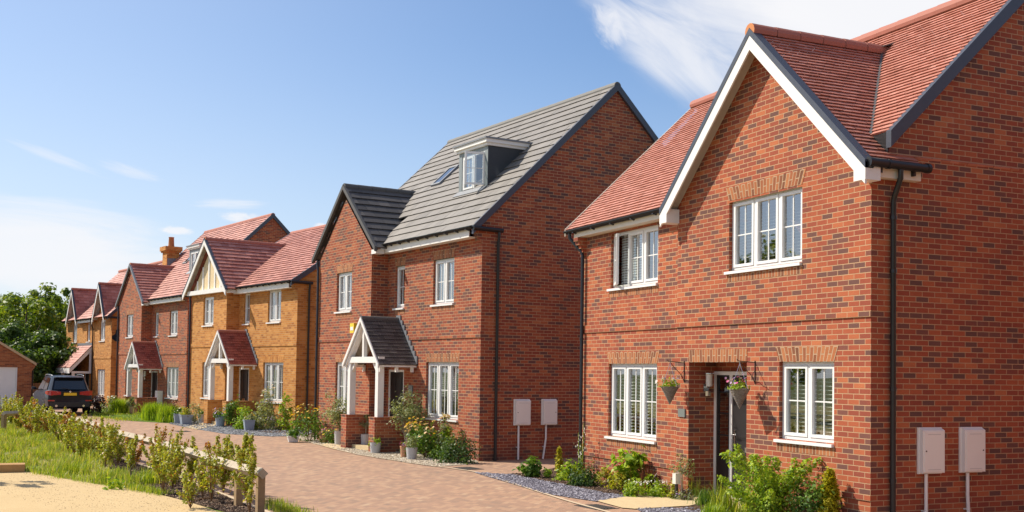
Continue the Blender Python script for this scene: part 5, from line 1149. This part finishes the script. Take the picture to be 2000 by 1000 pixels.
stones('grey_slate_chippings', inpoly(poly((330, 827), (372, 836), (440, 847), (530, 852), (600, 851), (620, 838), (470, 822), (350, 817)), 3500, 0), .035, st_grey)
stones('gravel', inpoly(poly((545, 846), (612, 866), (700, 888), (800, 904), (850, 911), (935, 905), (930, 893), (860, 880), (780, 866), (650, 850)), 5200, 0), .027, st_cream)
stones('bark_chips', inpoly([(-14.5, 3.52), (-16, 3.44), (-20.1, 3.15), (-23.2, 2.87), (-27.1, 2.29), (-29, 2.0), (-27, 1.8), (-23, 2.0), (-20.2, 2.15), (-19.0, 2.43), (-16.87, 2.92), (-14.5, 3.2)], 8000, .004), .03, st_bark, .6)
stones('bark_chips', inpoly(poly((990, 925), (1060, 938), (1180, 962), (1236, 968), (1342, 966), (1345, 940), (1150, 905), (1040, 922)), 2500, 0), .024, st_bark, .6)
stones('grit', inpoly([(-16.9, 2.75), (-19.1, 2.3), (-21, 1.55), (-24.4, .2), (-24, -1.2), (-18, .6), (-15, 2)], 1700, 0), .008, st_sand, .6)
tw = MB(); a = gp(370, 982); b = gp(412, 975); tw.tube([a, a.lerp(b, .5)+Vector((0, 0, .03)), b+Vector((0, 0, .02))], [.012, .014, .010], 6); tag(tw.build('fallen_stick', stem_m), 'bare stick lying on the bark mulch', 'stick')
# ------------------------------------------------------------------ planting by the houses
FRAMES = [(-11.92, 10.55, 0, 1), (-24.8, 10.15, 7.955, 2), (-39.03, 9.04, 12.434, 2), (-52.07, 7.11, 11.179, 2), (-63.5, 4.77, 11.179, 3)]
def indoors(p, m):
    for ox, oy, dg, k in FRAMES:
        c, s_ = math.cos(R(dg)), math.sin(R(dg)); dx, dy = p[0]-ox, p[1]-oy; x, y = dx*c+dy*s_, -dx*s_+dy*c
        if not -9.8 < x < .4 or y > 6: continue
        lim = (.1 if x < -4.85 else 0) if k == 1 else ((-.5 if x < -5.15 else 0) if k == 2 else 0)
        if k == 2 and (-5.3 < x < -5.05 or -3.75 < x < -3.25): lim = -1.2
        if k == 1 and -4.4 < x < -2.85: lim = .5
        if y > lim-m: return True
    return False
def at(px, py, m=.22):
    """ground point below a pixel, moved out in front of the house walls where it would stand in them"""
    p = gp(px, py)
    while indoors(p, m): py += .5; p = gp(px, py)
    return p
def sz(px, py, p): return p/ (FPX/depth(gp(px, py)))           # pixels to metres at that ground point
def plant(name, label, px, py, wpx, hpx, n, ls, mat, shape='dome', **kw):
    return shrub(name, label, at(px, py, min(.5, .1+.38*sz(px, py, wpx))), sz(px, py, wpx)*1.12, sz(px, py, hpx)*1.12, int(n*1.5), ls*1.12, mat, shape, **kw)
# near house, left bed
plant('laurel_shrub', 'glossy green shrub at the left tip of the mulch bed', 1035, 931, 36, 38, 260, .10, lf_green, 'ball', k=14)
plant('small_shrub', 'low bright green plant between the laurel and the golden column', 1065, 932, 20, 18, 120, .06, lf_bright, k=8)
plant('golden_conifer', 'slim golden column conifer in the near mulch bed', 1092, 925, 13, 46, 700, .05, lf_gold, 'column', k=60, spread=.022, stemk=2)
plant('bright_shrub', 'bright green mound at the foot of the slim golden conifer', 1110, 937, 46, 30, 420, .075, lf_bright, k=22)
plant('dark_shrub', 'dark green mound with glossy leaves right of the bright mound', 1140, 948, 48, 36, 560, .06, lf_dark, k=24)
fx = thing('foxglove', 'white foxglove spires against the black downpipe', 'flower', at(1134, 922)); P, Nn, C = clumpcloud(110, .34, .3, .32, 10, .05, 'dome'); leafmesh('foliage', P, Nn, .10, lf_bright, fx)
fm = MB(); pts = []
for sx, h in ((-.10, .92), (.09, 1.12), (.0, .7)):
    fm.tube([(sx*.5, 0, 0), (sx, 0, h*.6), (sx*1.2, 0, h)], [.012, .009, .004], 6); pts += [(sx*1.1+rng.normal()*.03, rng.normal()*.03, h*(.42+.55*k/16)) for k in range(16)]
fm.build('stem', lf_bright, fx); flowers(fx, np.array(pts), np.array([[rng.normal()*.6, -1, -.2] for _ in pts]), .045, f_white)
plant('golden_shrub', 'small yellow green shrub against the brick plinth', 1181, 936, 32, 27, 220, .065, lf_hedge, k=14)
plant('hydrangea_shrub', 'big leaved green shrub under the left window with its top against the wall', 1228, 938, 50, 56, 260, .15, lf_bright, 'ball', k=18, z0=.08)
sp = thing('flower_spike', 'dark red flower spike in front of the big leaved shrub', 'flower', at(1214, 944)); sm_ = MB(); sm_.tube([(0, 0, 0), (0, 0, .5)], .008, 6); sm_.build('stem', lf_green, sp)
pts = np.array([(rng.normal()*.025, rng.normal()*.025, .26+.28*k/60) for k in range(60)]); leafmesh('flower', pts, rng.normal(size=(60, 3)), .05, f_red, sp)
plant('mixed_shrub', 'yellow green mound with fine leaves before the red flower spike', 1213, 957, 46, 34, 420, .06, lf_hedge, k=20)
plant('small_shrub', 'upright bright green plant right of the big leaved shrub', 1275, 950, 22, 30, 160, .08, lf_bright, 'ball', k=10)
sp = thing('dark_leaved_plant', 'dark red spiky leaves behind the first white daisy clump', 'plant', at(1262, 938)); blades(np.concatenate([rng.normal(size=(60, 2))*.07, np.zeros((60, 1))], 1), .48*rng.uniform(.6, 1.1, 60), .7, .035, lf_brown, 'blades', sp)
for px, lb in ((1245, 'left clump of white daisies in the near mulch bed'), (1292, 'right clump of white daisies next to the cream path')):
    r = plant('daisy_clump', lb, px, 969, 42, 26, 420, .05, lf_bright, k=22, cat='flower'); q = np.concatenate([rng.normal(size=(46, 2))*np.array([.10, .10]), np.full((46, 1), .235)+rng.normal(size=(46, 1))*.02], 1); q[:, :2] += np.array([.02, .03]); flowers(r, q, np.array([[rng.normal()*.3, -.3+rng.normal()*.3, 1] for _ in range(46)]), .032, f_white, petals=8)
def standard_tree(label, loc, h, cw, ch, n, ls, mat, parent=None, z0=0, name='standard_tree', cat='small tree'):
    r = parent or thing(name, label, cat, loc); mb = MB(); mb.tube([(0, 0, z0), (.01, .0, z0+(h-z0)*.4), (-.005, 0, h-ch*.55)], [.016, .014, .012], 7); P, Nn, C = clumpcloud(n, cw, cw, ch, 26, cw*.09, 'ball', h-ch, .35)
    for c in C[:9]: mb.tube([(-.005, 0, h-ch*.75), (c[0]*.5, c[1]*.5, (h-ch*.75+c[2])/2), c], [.009, .006, .003], 5, cap=False)
    mb.build('trunk', pale_bark, r); leafmesh('foliage', P, Nn, ls*rng.uniform(.6, 1.3, n), mat, r, .34, .05); return r
standard_tree('small standard olive tree with a bare stem before the recessed porch corner', at(1331, 960), .80, .44, .48, 300, .06, lf_olive)
r = plant('purple_flowers', 'low purple flowers at the foot of the small olive stem', 1335, 962, 38, 13, 260, .04, lf_grey, k=16, cat='flower', flw=((f_purple, 42, .03),))
plant('small_shrub', 'narrow yellow green plant beside the white bollard light', 1317, 956, 16, 26, 130, .06, lf_hedge, 'column', k=12)
bo = thing('bollard_light', 'small garden light with white top against the brick wall', 'garden light', at(1321, 947)); m1 = MB(); m1.tube([(0, 0, 0), (0, 0, .26)], .028, 10); m1.build('post', iron, bo); m2 = MB(); m2.box(-.05, .05, -.05, .05, .26, .44); m2.build('lamp_shade', lamp_glass, bo)
# near house, right bed
sapling(at(1506, 1004, .45), 1.02, 'big bright green bush beside the black front door', lf_bright, 1.3, 4600, .04, .055, None, 'spirea_shrub', 'shrub', 30)
plant('dark_shrub', 'shaded dark green bush between the big bright bush and the golden conifer', 1583, 1000, 66, 78, 620, .065, lf_green, 'ball', k=26)
plant('golden_conifer', 'pointed bright gold conifer by the corner of the near house', 1620, 1032, 40, 100, 4200, .045, lf_gold, 'column', k=160, spread=.028, stemk=2)
for px, py, h, lb, mt in ((1380, 985, .30, 'dark grass clump at the cream path edge', lf_green), (1418, 1000, .52, 'tall feathery grass in front of the door frame', grass_m), (1462, 1012, .42, 'loose green grass under the big bright bush', grass_m), (1520, 1020, .36, 'arching grass in front of the dark bush', grass_dry), (1395, 1006, .2, 'low pale green rosette near the bottom edge', lf_bright)):
    c = at(px, py); r = thing('grass_clump', lb, 'grass clump', c); a = rng.normal(size=(240, 2))*.11; blades(np.concatenate([a, np.zeros((240, 1))], 1), h*rng.uniform(.35, 1.15, 240), .9, .011, mt, 'blades', r)
c = at(1352, 975); r = thing('grass_clump', 'fine arching grass before the porch reveal', 'grass clump', c); blades(np.concatenate([rng.normal(size=(90, 2))*.08, np.zeros((90, 1))], 1), .45*rng.uniform(.5, 1.2, 90), .95, .006, grass_m, 'blades', r)
# second house
def potted(label, px, py, ppx, hpx, mat, kind, square=False, ribs=0, flare=1.25):
    c = at(px, py, .25); w, h = sz(px, py, ppx)/2, sz(px, py, hpx); r = thing('potted_plant', label, 'potted plant', c, random.uniform(-.3, .3)); pot(r, w/flare if not square else w*.8, w, h, mat, square, ribs)
    return r, w, h
r, w, h = potted('tall olive bush in a ribbed grey pot left of the white porch post', 662, 865, 18, 26, pot_grey, 0, ribs=7, flare=1.15); standard_tree(None, None, sz(662, 865, 104), .92, sz(662, 865, 74), 1500, .085, lf_olive, r, h-.05)
shrub('', '', None, .5, .45, 380, .08, lf_olive, 'ball', 16, parent=r, z0=h+.05, stemk=0)
plant('fern_shrub', 'ferny bright green bush behind the olive pot', 634, 851, 44, 50, 700, .10, lf_bright, 'ball', k=26)
plant('rose_bush', 'yellow rose bush at the left end of the gravel bed', 604, 857, 56, 52, 700, .075, lf_green, 'ball', k=26, flw=((f_yellow, 34, .09), (f_cream, 14, .085)), cat='rose bush')
plant('rose_bush', 'low yellow roses between the terracotta pot and the olive pot', 645, 863, 30, 22, 200, .07, lf_green, k=12, flw=((f_yellow, 10, .055),), cat='rose bush')
r, w, h = potted('white square planter of green herbs at the gravel edge', 572, 863, 21, 12, pot_white, 0, True); shrub('', '', None, .34, .32, 260, .09, lf_green, 'dome', 16, parent=r, z0=h-.03, stemk=0)
r, w, h = potted('terracotta pot of dark pink flowers beside the yellow roses', 632, 864, 18, 17, terracotta, 0); shrub('', '', None, .34, .14, 120, .06, lf_green, 'dome', 12, parent=r, z0=h-.03, stemk=0, flw=((f_pink, 26, .05),))
r, w, h = potted('small olive tree in a tall ribbed grey pot by the path', 714, 875, 19, 27, pot_grey, 0, ribs=8, flare=1.12); standard_tree(None, None, sz(714, 875, 66), .36, .42, 330, .065, lf_olive, r, h-.05)
r, w, h = potted('round grey pot of bright green leaves in front of the brick pier', 733, 882, 21, 20, pot_grey, 0, ribs=5, flare=1.2); shrub('', '', None, .28, .14, 170, .07, lf_bright, 'dome', 12, parent=r, z0=h-.03, stemk=0)
plant('small_conifer', 'small dark green cone conifer behind the round grey pot', 738, 868, 18, 36, 600, .055, lf_green, 'cone', k=60, spread=.03, stemk=2)
olv = thing('olive_tree', 'large loose olive tree beside the dark front door of the second house', 'small tree', at(796, 862, .5)); mb_ = MB(); P, Nn, C = clumpcloud(2000, 1.05, .9, 1.15, 46, .085, 'ball', .55, .3)
for c in C[:16]: mb_.tube([(0, 0, 0), (c[0]*.25, c[1]*.25, .5), (c[0]*.6, c[1]*.6, (.5+c[2])/2), c], [.018, .014, .008, .003], 6, cap=False)
mb_.build('trunk', pale_bark, olv); leafmesh('foliage', P, Nn, .085*rng.uniform(.6, 1.3, len(P)), lf_olive, olv, .32, .05)
r, w, h = potted('tall tan pot of purple flowers behind the fluffy grey pot', 789, 892, 16, 21, terracotta, 0, flare=1.3); shrub('', '', None, .24, .12, 60, .05, lf_green, 'dome', 8, parent=r, z0=h-.03, stemk=0, flw=((f_pink, 18, .045), (f_purple, 8, .04)))
r, w, h = potted('grey pot with a fluffy grey green plant at the gravel edge', 804, 896, 22, 22, pot_grey, 0, ribs=5, flare=1.2); shrub('', '', None, .30, .30, 500, .05, lf_olive, 'ball', 26, parent=r, z0=h-.04, stemk=0)
plant('rose_bush', 'broad peach rose bush under the ground floor window', 832, 893, 66, 54, 900, .08, lf_green, 'ball', k=30, flw=((f_peach, 44, .09), (f_yellow, 14, .08)), cat='rose bush')
plant('rose_bush', 'peach roses behind the pots below the large olive', 806, 884, 40, 44, 420, .075, lf_green, 'ball', k=18, flw=((f_cream, 30, .09), (f_yellow, 10, .08)), cat='rose bush')
plant('climbing_rose', 'tall pale rose in front of the sill of the ground floor window', 868, 886, 34, 66, 340, .075, lf_grey, 'column', k=22, flw=((f_cream, 20, .09), (f_peach, 12, .09)), cat='rose bush', shell=.3)
plant('bright_shrub', 'upright yellow green shrub right of the peach roses', 872, 894, 36, 50, 620, .06, lf_bright, 'column', k=40, spread=.05)
plant('dark_shrub', 'dark glossy mound in front of the corner of the second house', 895, 903, 72, 44, 1000, .065, lf_dark, 'dome', k=34)
plant('dark_shrub', 'dark green plant at the foot of the yellow green upright', 862, 897, 34, 24, 300, .06, lf_green, k=14)
# third house
for px, py, w_, h_, mt, sq, lb, fl, lm in ((347, 826, 15, 18, pot_blue, True, 'left square blue planter of pale flowers', ((f_cream, 14, .06),), lf_green), (363, 828, 22, 18, pot_blue, True, 'right square blue planter of yellow grass', ((f_yellow, 6, .05),), lf_hedge),
        (396, 825, 20, 16, pot_grey, False, 'pale round pot of yellow flowers left of the brick pier', ((f_yellow, 16, .06),), lf_green), (430, 832, 20, 22, pot_blue, False, 'round blue pot of yellow and mauve flowers on the slate', ((f_yellow, 14, .07), (f_mauve, 22, .07)), lf_green)):
    r, w, h = potted(lb, px, py, w_, h_, mt, 0, sq); shrub('', '', None, .46, .30, 260, .08, lm, 'dome', 16, parent=r, z0=h-.04, stemk=0, flw=fl)
r, w, h = potted('square blue planter half hidden by grey green leaves', 486, 840, 20, 20, pot_blue, 0, True); shrub('', '', None, .4, .22, 160, .08, lf_grey, 'dome', 12, parent=r, z0=h-.04, stemk=0, flw=((f_yellow, 10, .05),))
plant('round_shrub', 'clipped dark green shrub beside the brick pier of the orange house', 457, 834, 30, 46, 800, .085, lf_green, 'ball', k=30)
plant('grey_shrub', 'grey green lavender mound in front of the orange wall', 510, 838, 56, 40, 700, .09, lf_grey, 'dome', k=26)
plant('grey_shrub', 'pale green leafy mound behind the half hidden planter', 480, 838, 40, 38, 420, .10, lf_bright, 'dome', k=18)
plant('climbing_rose', 'cream flowered shrub below the shuttered window', 520, 832, 40, 60, 420, .09, lf_grey, 'column', k=24, flw=((f_cream, 20, .09),), cat='rose bush')
plant('tall_shrub', 'loose tall shrub near the corner of the orange house', 558, 838, 34, 58, 300, .11, lf_bright, 'column', k=18, shell=.3)
plant('purple_shrub', 'low purple flowered plant left of the loose tall shrub', 538, 839, 34, 26, 320, .07, lf_grey, k=16, flw=((f_mauve, 30, .06),))
# fourth and fifth house
for px, py, w, h, lb in ((300, 820, 62, 36, 'left half of the long lavender bush before the far red house'), (332, 824, 56, 36, 'right half of the long lavender bush before the far red house'), (230, 808, 42, 32, 'rounded lavender bush left of the far red house porch')):
    r = thing('lavender_bush', lb, 'shrub', at(px, py)); w_, h_ = sz(px, py, w), sz(px, py, h); n = 1500; a = rng.normal(size=(n, 2))*np.array([w_*.24, w_*.16]); hh_ = h_*(1.1-.6*np.minimum(1, (np.abs(a[:, 0])/(w_*.5))**2))*rng.uniform(.5, 1.05, n); blades(np.concatenate([a, np.zeros((n, 1))], 1), hh_, .55, .022, lf_bright, 'foliage', r)
r, w, h = potted('tan pot with a leafy plant before the far red house', 257, 808, 18, 14, pot_tan, 0); shrub('', '', None, .5, .4, 200, .13, lf_olive, 'dome', 14, parent=r, z0=h-.04, stemk=0)
plant('white_flowers', 'white flowering bush at the far orange wall', 213, 808, 26, 32, 240, .10, lf_grey, 'ball', k=14, flw=((f_white, 14, .10),), cat='shrub')
plant('purple_shrub', 'dark purple leaved shrub beside the parked car', 190, 806, 30, 30, 500, .11, lf_purple, 'ball', k=22)
plant('copper_shrub', 'thin red brown shrub left of the square blue planters', 337, 824, 30, 40, 120, .09, lf_brown, 'column', k=14)
plant('beige_shrub', 'dry beige flowered plant between the blue planter and the pale round pot', 380, 828, 24, 36, 200, .08, lf_grey, 'ball', k=16, flw=((f_cream, 10, .06),))
tufts('lawn_grass', [gp(px, py) for px, py in zip(np.linspace(185, 330, 40), rng.uniform(806, 822, 40))], 60, .35, .09, grass_m, .02)
# ------------------------------------------------------------------ trees
def tree(label, loc, h, cw, n, mat, ls=.30, trunk=.2, kind='tree', k=70, cat='tree', group=None, asp=.6, low=.18):
    r = thing(kind, label, cat, loc, random.uniform(0, 6), group); mb = MB(); mb.tube([(0, 0, -.1), (.1, 0, h*.2), (-.05, .1, h*.5), (0, 0, h*.85)], [trunk, trunk*.75, trunk*.45, trunk*.12], 9)
    u = unit(rng.normal(size=(k, 3))); rad = .35+.65*rng.random((k, 1))**.6; C = u*rad; C[:, 2] = C[:, 2]*.5+.5
    prof = np.interp(C[:, 2], [0, .15, .4, .7, 1], [.55, .85, 1, .8, .35]); C[:, 0] *= prof*cw/2; C[:, 1] *= prof*cw/2; C[:, 2] = h*(low+(1-low)*C[:, 2])
    for c in C[:14]:
        z = min(h*.7, c[2]*.55); mb.tube([(0, 0, z), (c[0]*.5, c[1]*.5, (z+c[2])/2-.1), c], [trunk*.35, trunk*.22, trunk*.06], 6, cap=False)
    mb.build('trunk', bark_m, r)
    i = rng.integers(0, k, n); rr = cw*.088*rng.uniform(.6, 1.35, k)[i][:, None]; dv = unit(rng.normal(size=(n, 3))); P = C[i]+dv*rr*(rng.random((n, 1))**.4)*np.array([1, 1, .72]); Nn = dv*.8+np.array([0, 0, .55])+rng.normal(size=(n, 3))*.35
    leafmesh('crown', P, Nn, ls*rng.uniform(.6, 1.35, n), mat, r, asp, .08); return r
for px, base, top, cw, dist, mt, lb in ((8, 0, 566, 7.0, 74, lf_tree, 'leafy tree behind the garage at the left edge'), (52, 0, 557, 6.6, 70, lf_tree, 'tallest bright green tree behind the garage roof'), (88, 0, 552, 5.6, 76, lf_tree, 'tree with a thin wispy top left of the far house'),
        (124, 0, 566, 5.4, 82, lf_tree, 'yellowish tree partly behind the far house gable'), (30, 0, 640, 7.5, 66, lf_tree2, 'dark low tree just behind the garage'), (88, 0, 650, 7.0, 66, lf_tree2, 'dark dense tree above the brown board fence'), (-40, 0, 575, 8.0, 72, lf_tree, 'tree left of the frame edge behind the garage'), (118, 0, 650, 6.0, 72, lf_tree2, 'dark tree touching the far house wall')):
    d = AXF*FPX+AXR*(px-CX); d = d/FPX; p = EYE+d*dist; hz_ = 727.6-.0146*(999-px); h = EYEH+(hz_-top)/FPX*dist
    tree(lb, (p[0], p[1], 0), h, cw, 9000, mt, .25, k=95, kind='broadleaf_tree', low=.10)
hd = MB()
for i, (x, y, h, cw) in enumerate(((-33, -15, 8.5, 8), (-43, -18, 9.5, 9), (-54, -19, 10, 9), (-24, -18, 8, 8))):
    tree('tall hedgerow tree across the green, mirrored in the windows', (x, y, 0), h, cw, 3600, lf_tree, .45, k=60, kind='hedgerow_tree', group='trees across the green', low=.1)
tree('slender young tree casting its shade on the sandy path', (-23.2, -1.1, 0), 2.3, 1.5, 420, lf_green, .16, .03, 'young_tree', 16, low=.4)
# ------------------------------------------------------------------ parked car (x forward, rear bumper at x = 0)
def car():
    a = gp(136, 811); r = thing('parked_car', 'dark blue sport utility car with yellow number plate parked with its back to the street', 'car', (a.x, a.y, 0), R(187))
    ST = [(.02, .74, .40, .93, .0), (.0, .80, .36, 1.0, 0), (.05, .88, .30, 1.04, 0), (.30, .935, .27, 1.08, 0), (.9, .945, .25, 1.07, 0), (2.0, .945, .24, 1.03, 0), (3.0, .945, .24, 1.01, 0), (3.6, .935, .25, 1.0, 0), (4.2, .90, .27, .93, 0), (4.55, .82, .32, .80, 0), (4.68, .66, .40, .66, 0)]
    mb = MB(); RG = []
    for x, w, zb, zt, _ in ST:
        h = [(0, zb), (w*.82, zb), (w*.97, zb+.10), (w, .60), (w*.985, zt-.16), (w*.955, zt-.05), (w*.89, zt), (0, zt+.025)]
        RG.append([(x, y, z) for y, z in h]+[(x, -y, z) for y, z in h[-2:0:-1]])
    n = len(RG[0])
    for i in range(len(RG)-1):
        for k in range(n): j = (k+1) % n; mb.face([RG[i][j], RG[i][k], RG[i+1][k], RG[i+1][j]])
    mb.face(RG[0]); mb.face(RG[-1][::-1])
    base = [(.13, .74), (.35, .83), (1.0, .865), (2.2, .87), (3.0, .85), (3.55, .72)]; roof = [(.42, .60, 1.60), (.60, .655, 1.625), (1.1, .675, 1.655), (2.0, .675, 1.67), (2.45, .66, 1.65), (2.62, .60, 1.62)]
    zb = [1.05, 1.07, 1.06, 1.03, 1.01, 1.0]
    for s in (1, -1):
        for i in range(5):
            q = [(base[i][0], s*base[i][1], zb[i]), (base[i+1][0], s*base[i+1][1], zb[i+1]), (roof[i+1][0], s*roof[i+1][1], roof[i+1][2]), (roof[i][0], s*roof[i][1], roof[i][2])]; mb.face(q[::-1] if s > 0 else q)
            q = [(roof[i][0], s*roof[i][1], roof[i][2]), (roof[i+1][0], s*roof[i+1][1], roof[i+1][2]), (roof[i+1][0], 0, roof[i+1][2]+.03), (roof[i][0], 0, roof[i][2]+.03)]; mb.face(q[::-1] if s > 0 else q)
    mb.face([(base[0][0], base[0][1], zb[0]), (base[0][0], -base[0][1], zb[0]), (roof[0][0], -.60, 1.60), (roof[0][0], 0, 1.63), (roof[0][0], .60, 1.60)]); mb.face([(3.55, -.72, 1), (3.55, .72, 1), (2.62, .6, 1.62), (2.62, 0, 1.65), (2.62, -.6, 1.62)])
    mb.prism([(.42, -.60, 1.60), (.42, .60, 1.60), (.20, .56, 1.585), (.20, -.56, 1.585)][::-1], (0, 0, .035))
    b = mb.build('body', paint_car, r, sm=True)
    g = MB(); f = lambda t, y: (.125+.29*t, y, 1.05+.55*t)
    g.face([(.118, .66, 1.10), (.118, -.66, 1.10), (.325, -.56, 1.52), (.325, .56, 1.52)]); g.build('rear_window', car_glass, r)
    g = MB(); g.face([(3.47, -.66, 1.06), (3.47, .66, 1.06), (2.70, .56, 1.585), (2.70, -.56, 1.585)]); g.build('windscreen', car_glass, r)
    for s in (1, -1):
        g = MB()
        for xa, xb, ra, rb in ((.55, 1.55, .78, 1.5), (1.63, 2.95, 1.58, 2.40)):
            q = [(xa, s*.868, 1.085), (xb, s*.868, 1.065), (rb, s*.70, 1.585), (ra, s*.70, 1.575)]; g.face(q[::-1] if s > 0 else q)
        g.build('side_window', car_glass, r)
        tl = MB(); pts = [(-.014, s*.38, .88), (-.014, s*.78, .84), (.03, s*.905, .86), (.32, s*.96, .92), (.32, s*.96, 1.00), (.03, s*.905, 1.05), (-.008, s*.78, 1.05), (-.014, s*.38, 1.0)]
        tl.face([pts[0], pts[1], pts[6], pts[7]] if s < 0 else [pts[7], pts[6], pts[1], pts[0]]); tl.face([pts[1], pts[2], pts[5], pts[6]] if s < 0 else [pts[6], pts[5], pts[2], pts[1]]); tl.face([pts[2], pts[3], pts[4], pts[5]] if s < 0 else [pts[5], pts[4], pts[3], pts[2]])
        tl.build('tail_light', red_lens, r)
        rf = MB(); rf.box(-.012, .05, s*.62, s*.88, .60, .65); rf.build('reflector', red_lens, r)
        m_ = MB(); m_.lathe([(0, -.07), (.09, -.06), (.11, 0), (.09, .06), (0, .07)], (2.95, s*1.04, 1.10), 10); m_.bar((2.95, s*.88, 1.05), (2.95, s*1.0, 1.09), .05, .04); m_.build('wing_mirror', paint_car, r, sm=True)
        rl = MB(); rl.tube([(.62, s*.64, 1.66), (.75, s*.645, 1.70), (1.5, s*.66, 1.72), (2.3, s*.655, 1.71), (2.42, s*.65, 1.67)], .018, 6); rl.build('roof_rail', chrome, r)
        hl = MB(); hl.box(4.4, 4.6, s*.55, s*.84, .72, .82); hl.build('headlight', lamp_glass, r)
        e = MB(); e.tube([(-.03, s*.55, .40), (.15, s*.55, .40)], .05, 12); e.build('exhaust_pipe', chrome, r)
        for x in (.93, 3.78):
            w = MB(); k = 24; prof = [(.24, -.11), (.34, -.115), (.365, -.09), (.365, .09), (.34, .115), (.24, .11)]
            RR = [[(x+q*math.cos(6.2832*i/k), s*.83+yy, .365+q*math.sin(6.2832*i/k)) for i in range(k)] for q, yy in prof]
            for i in range(5):
                for j in range(k): w.face([RR[i][j], RR[i+1][j], RR[i+1][(j+1) % k], RR[i][(j+1) % k]])
            wh = w.build('wheel', tyre, r, sm=True); q = MB(); yy = s*.83+s*.10
            for i in range(5): an = 6.2832*i/5; q.bar((x, yy, .365), (x+.24*math.cos(an), yy, .365+.24*math.sin(an)), .06, .03, up=(0, 1, 0))
            q.tube([(x, yy-s*.02, .365), (x, yy+s*.015, .365)], .06, 10); q.face([(x+.25*math.cos(6.2832*i/k), yy-s*.05, .365+.25*math.sin(6.2832*i/k)) for i in range(k)][::(1 if s < 0 else -1)])
            q.build('rim', rim_m, wh)
    t = MB(); t.box(-.02, .10, -.80, .80, .36, .56); t.box(-.035, .02, -.45, .45, .36, .44); t.build('bumper_trim', car_trim, r)
    p = MB(); p.box(-.022, .0, -.26, .26, .84, .955); p.build('number_plate', plate_y, r)
    w = MB(); w.bar((.10, 0, 1.10), (.15, .35, 1.16), .02, .02); w.build('wiper', black_pl, r)
    bg_ = MB(); bg_.lathe([(0, -.0), (.045, 0), (.04, .012), (0, .014)], (0, 0, 0), 12); o = bg_.build('badge', chrome, r); o.rotation_euler = (0, R(-90), 0); o.location = (-.004, 0, 1.0)
car()
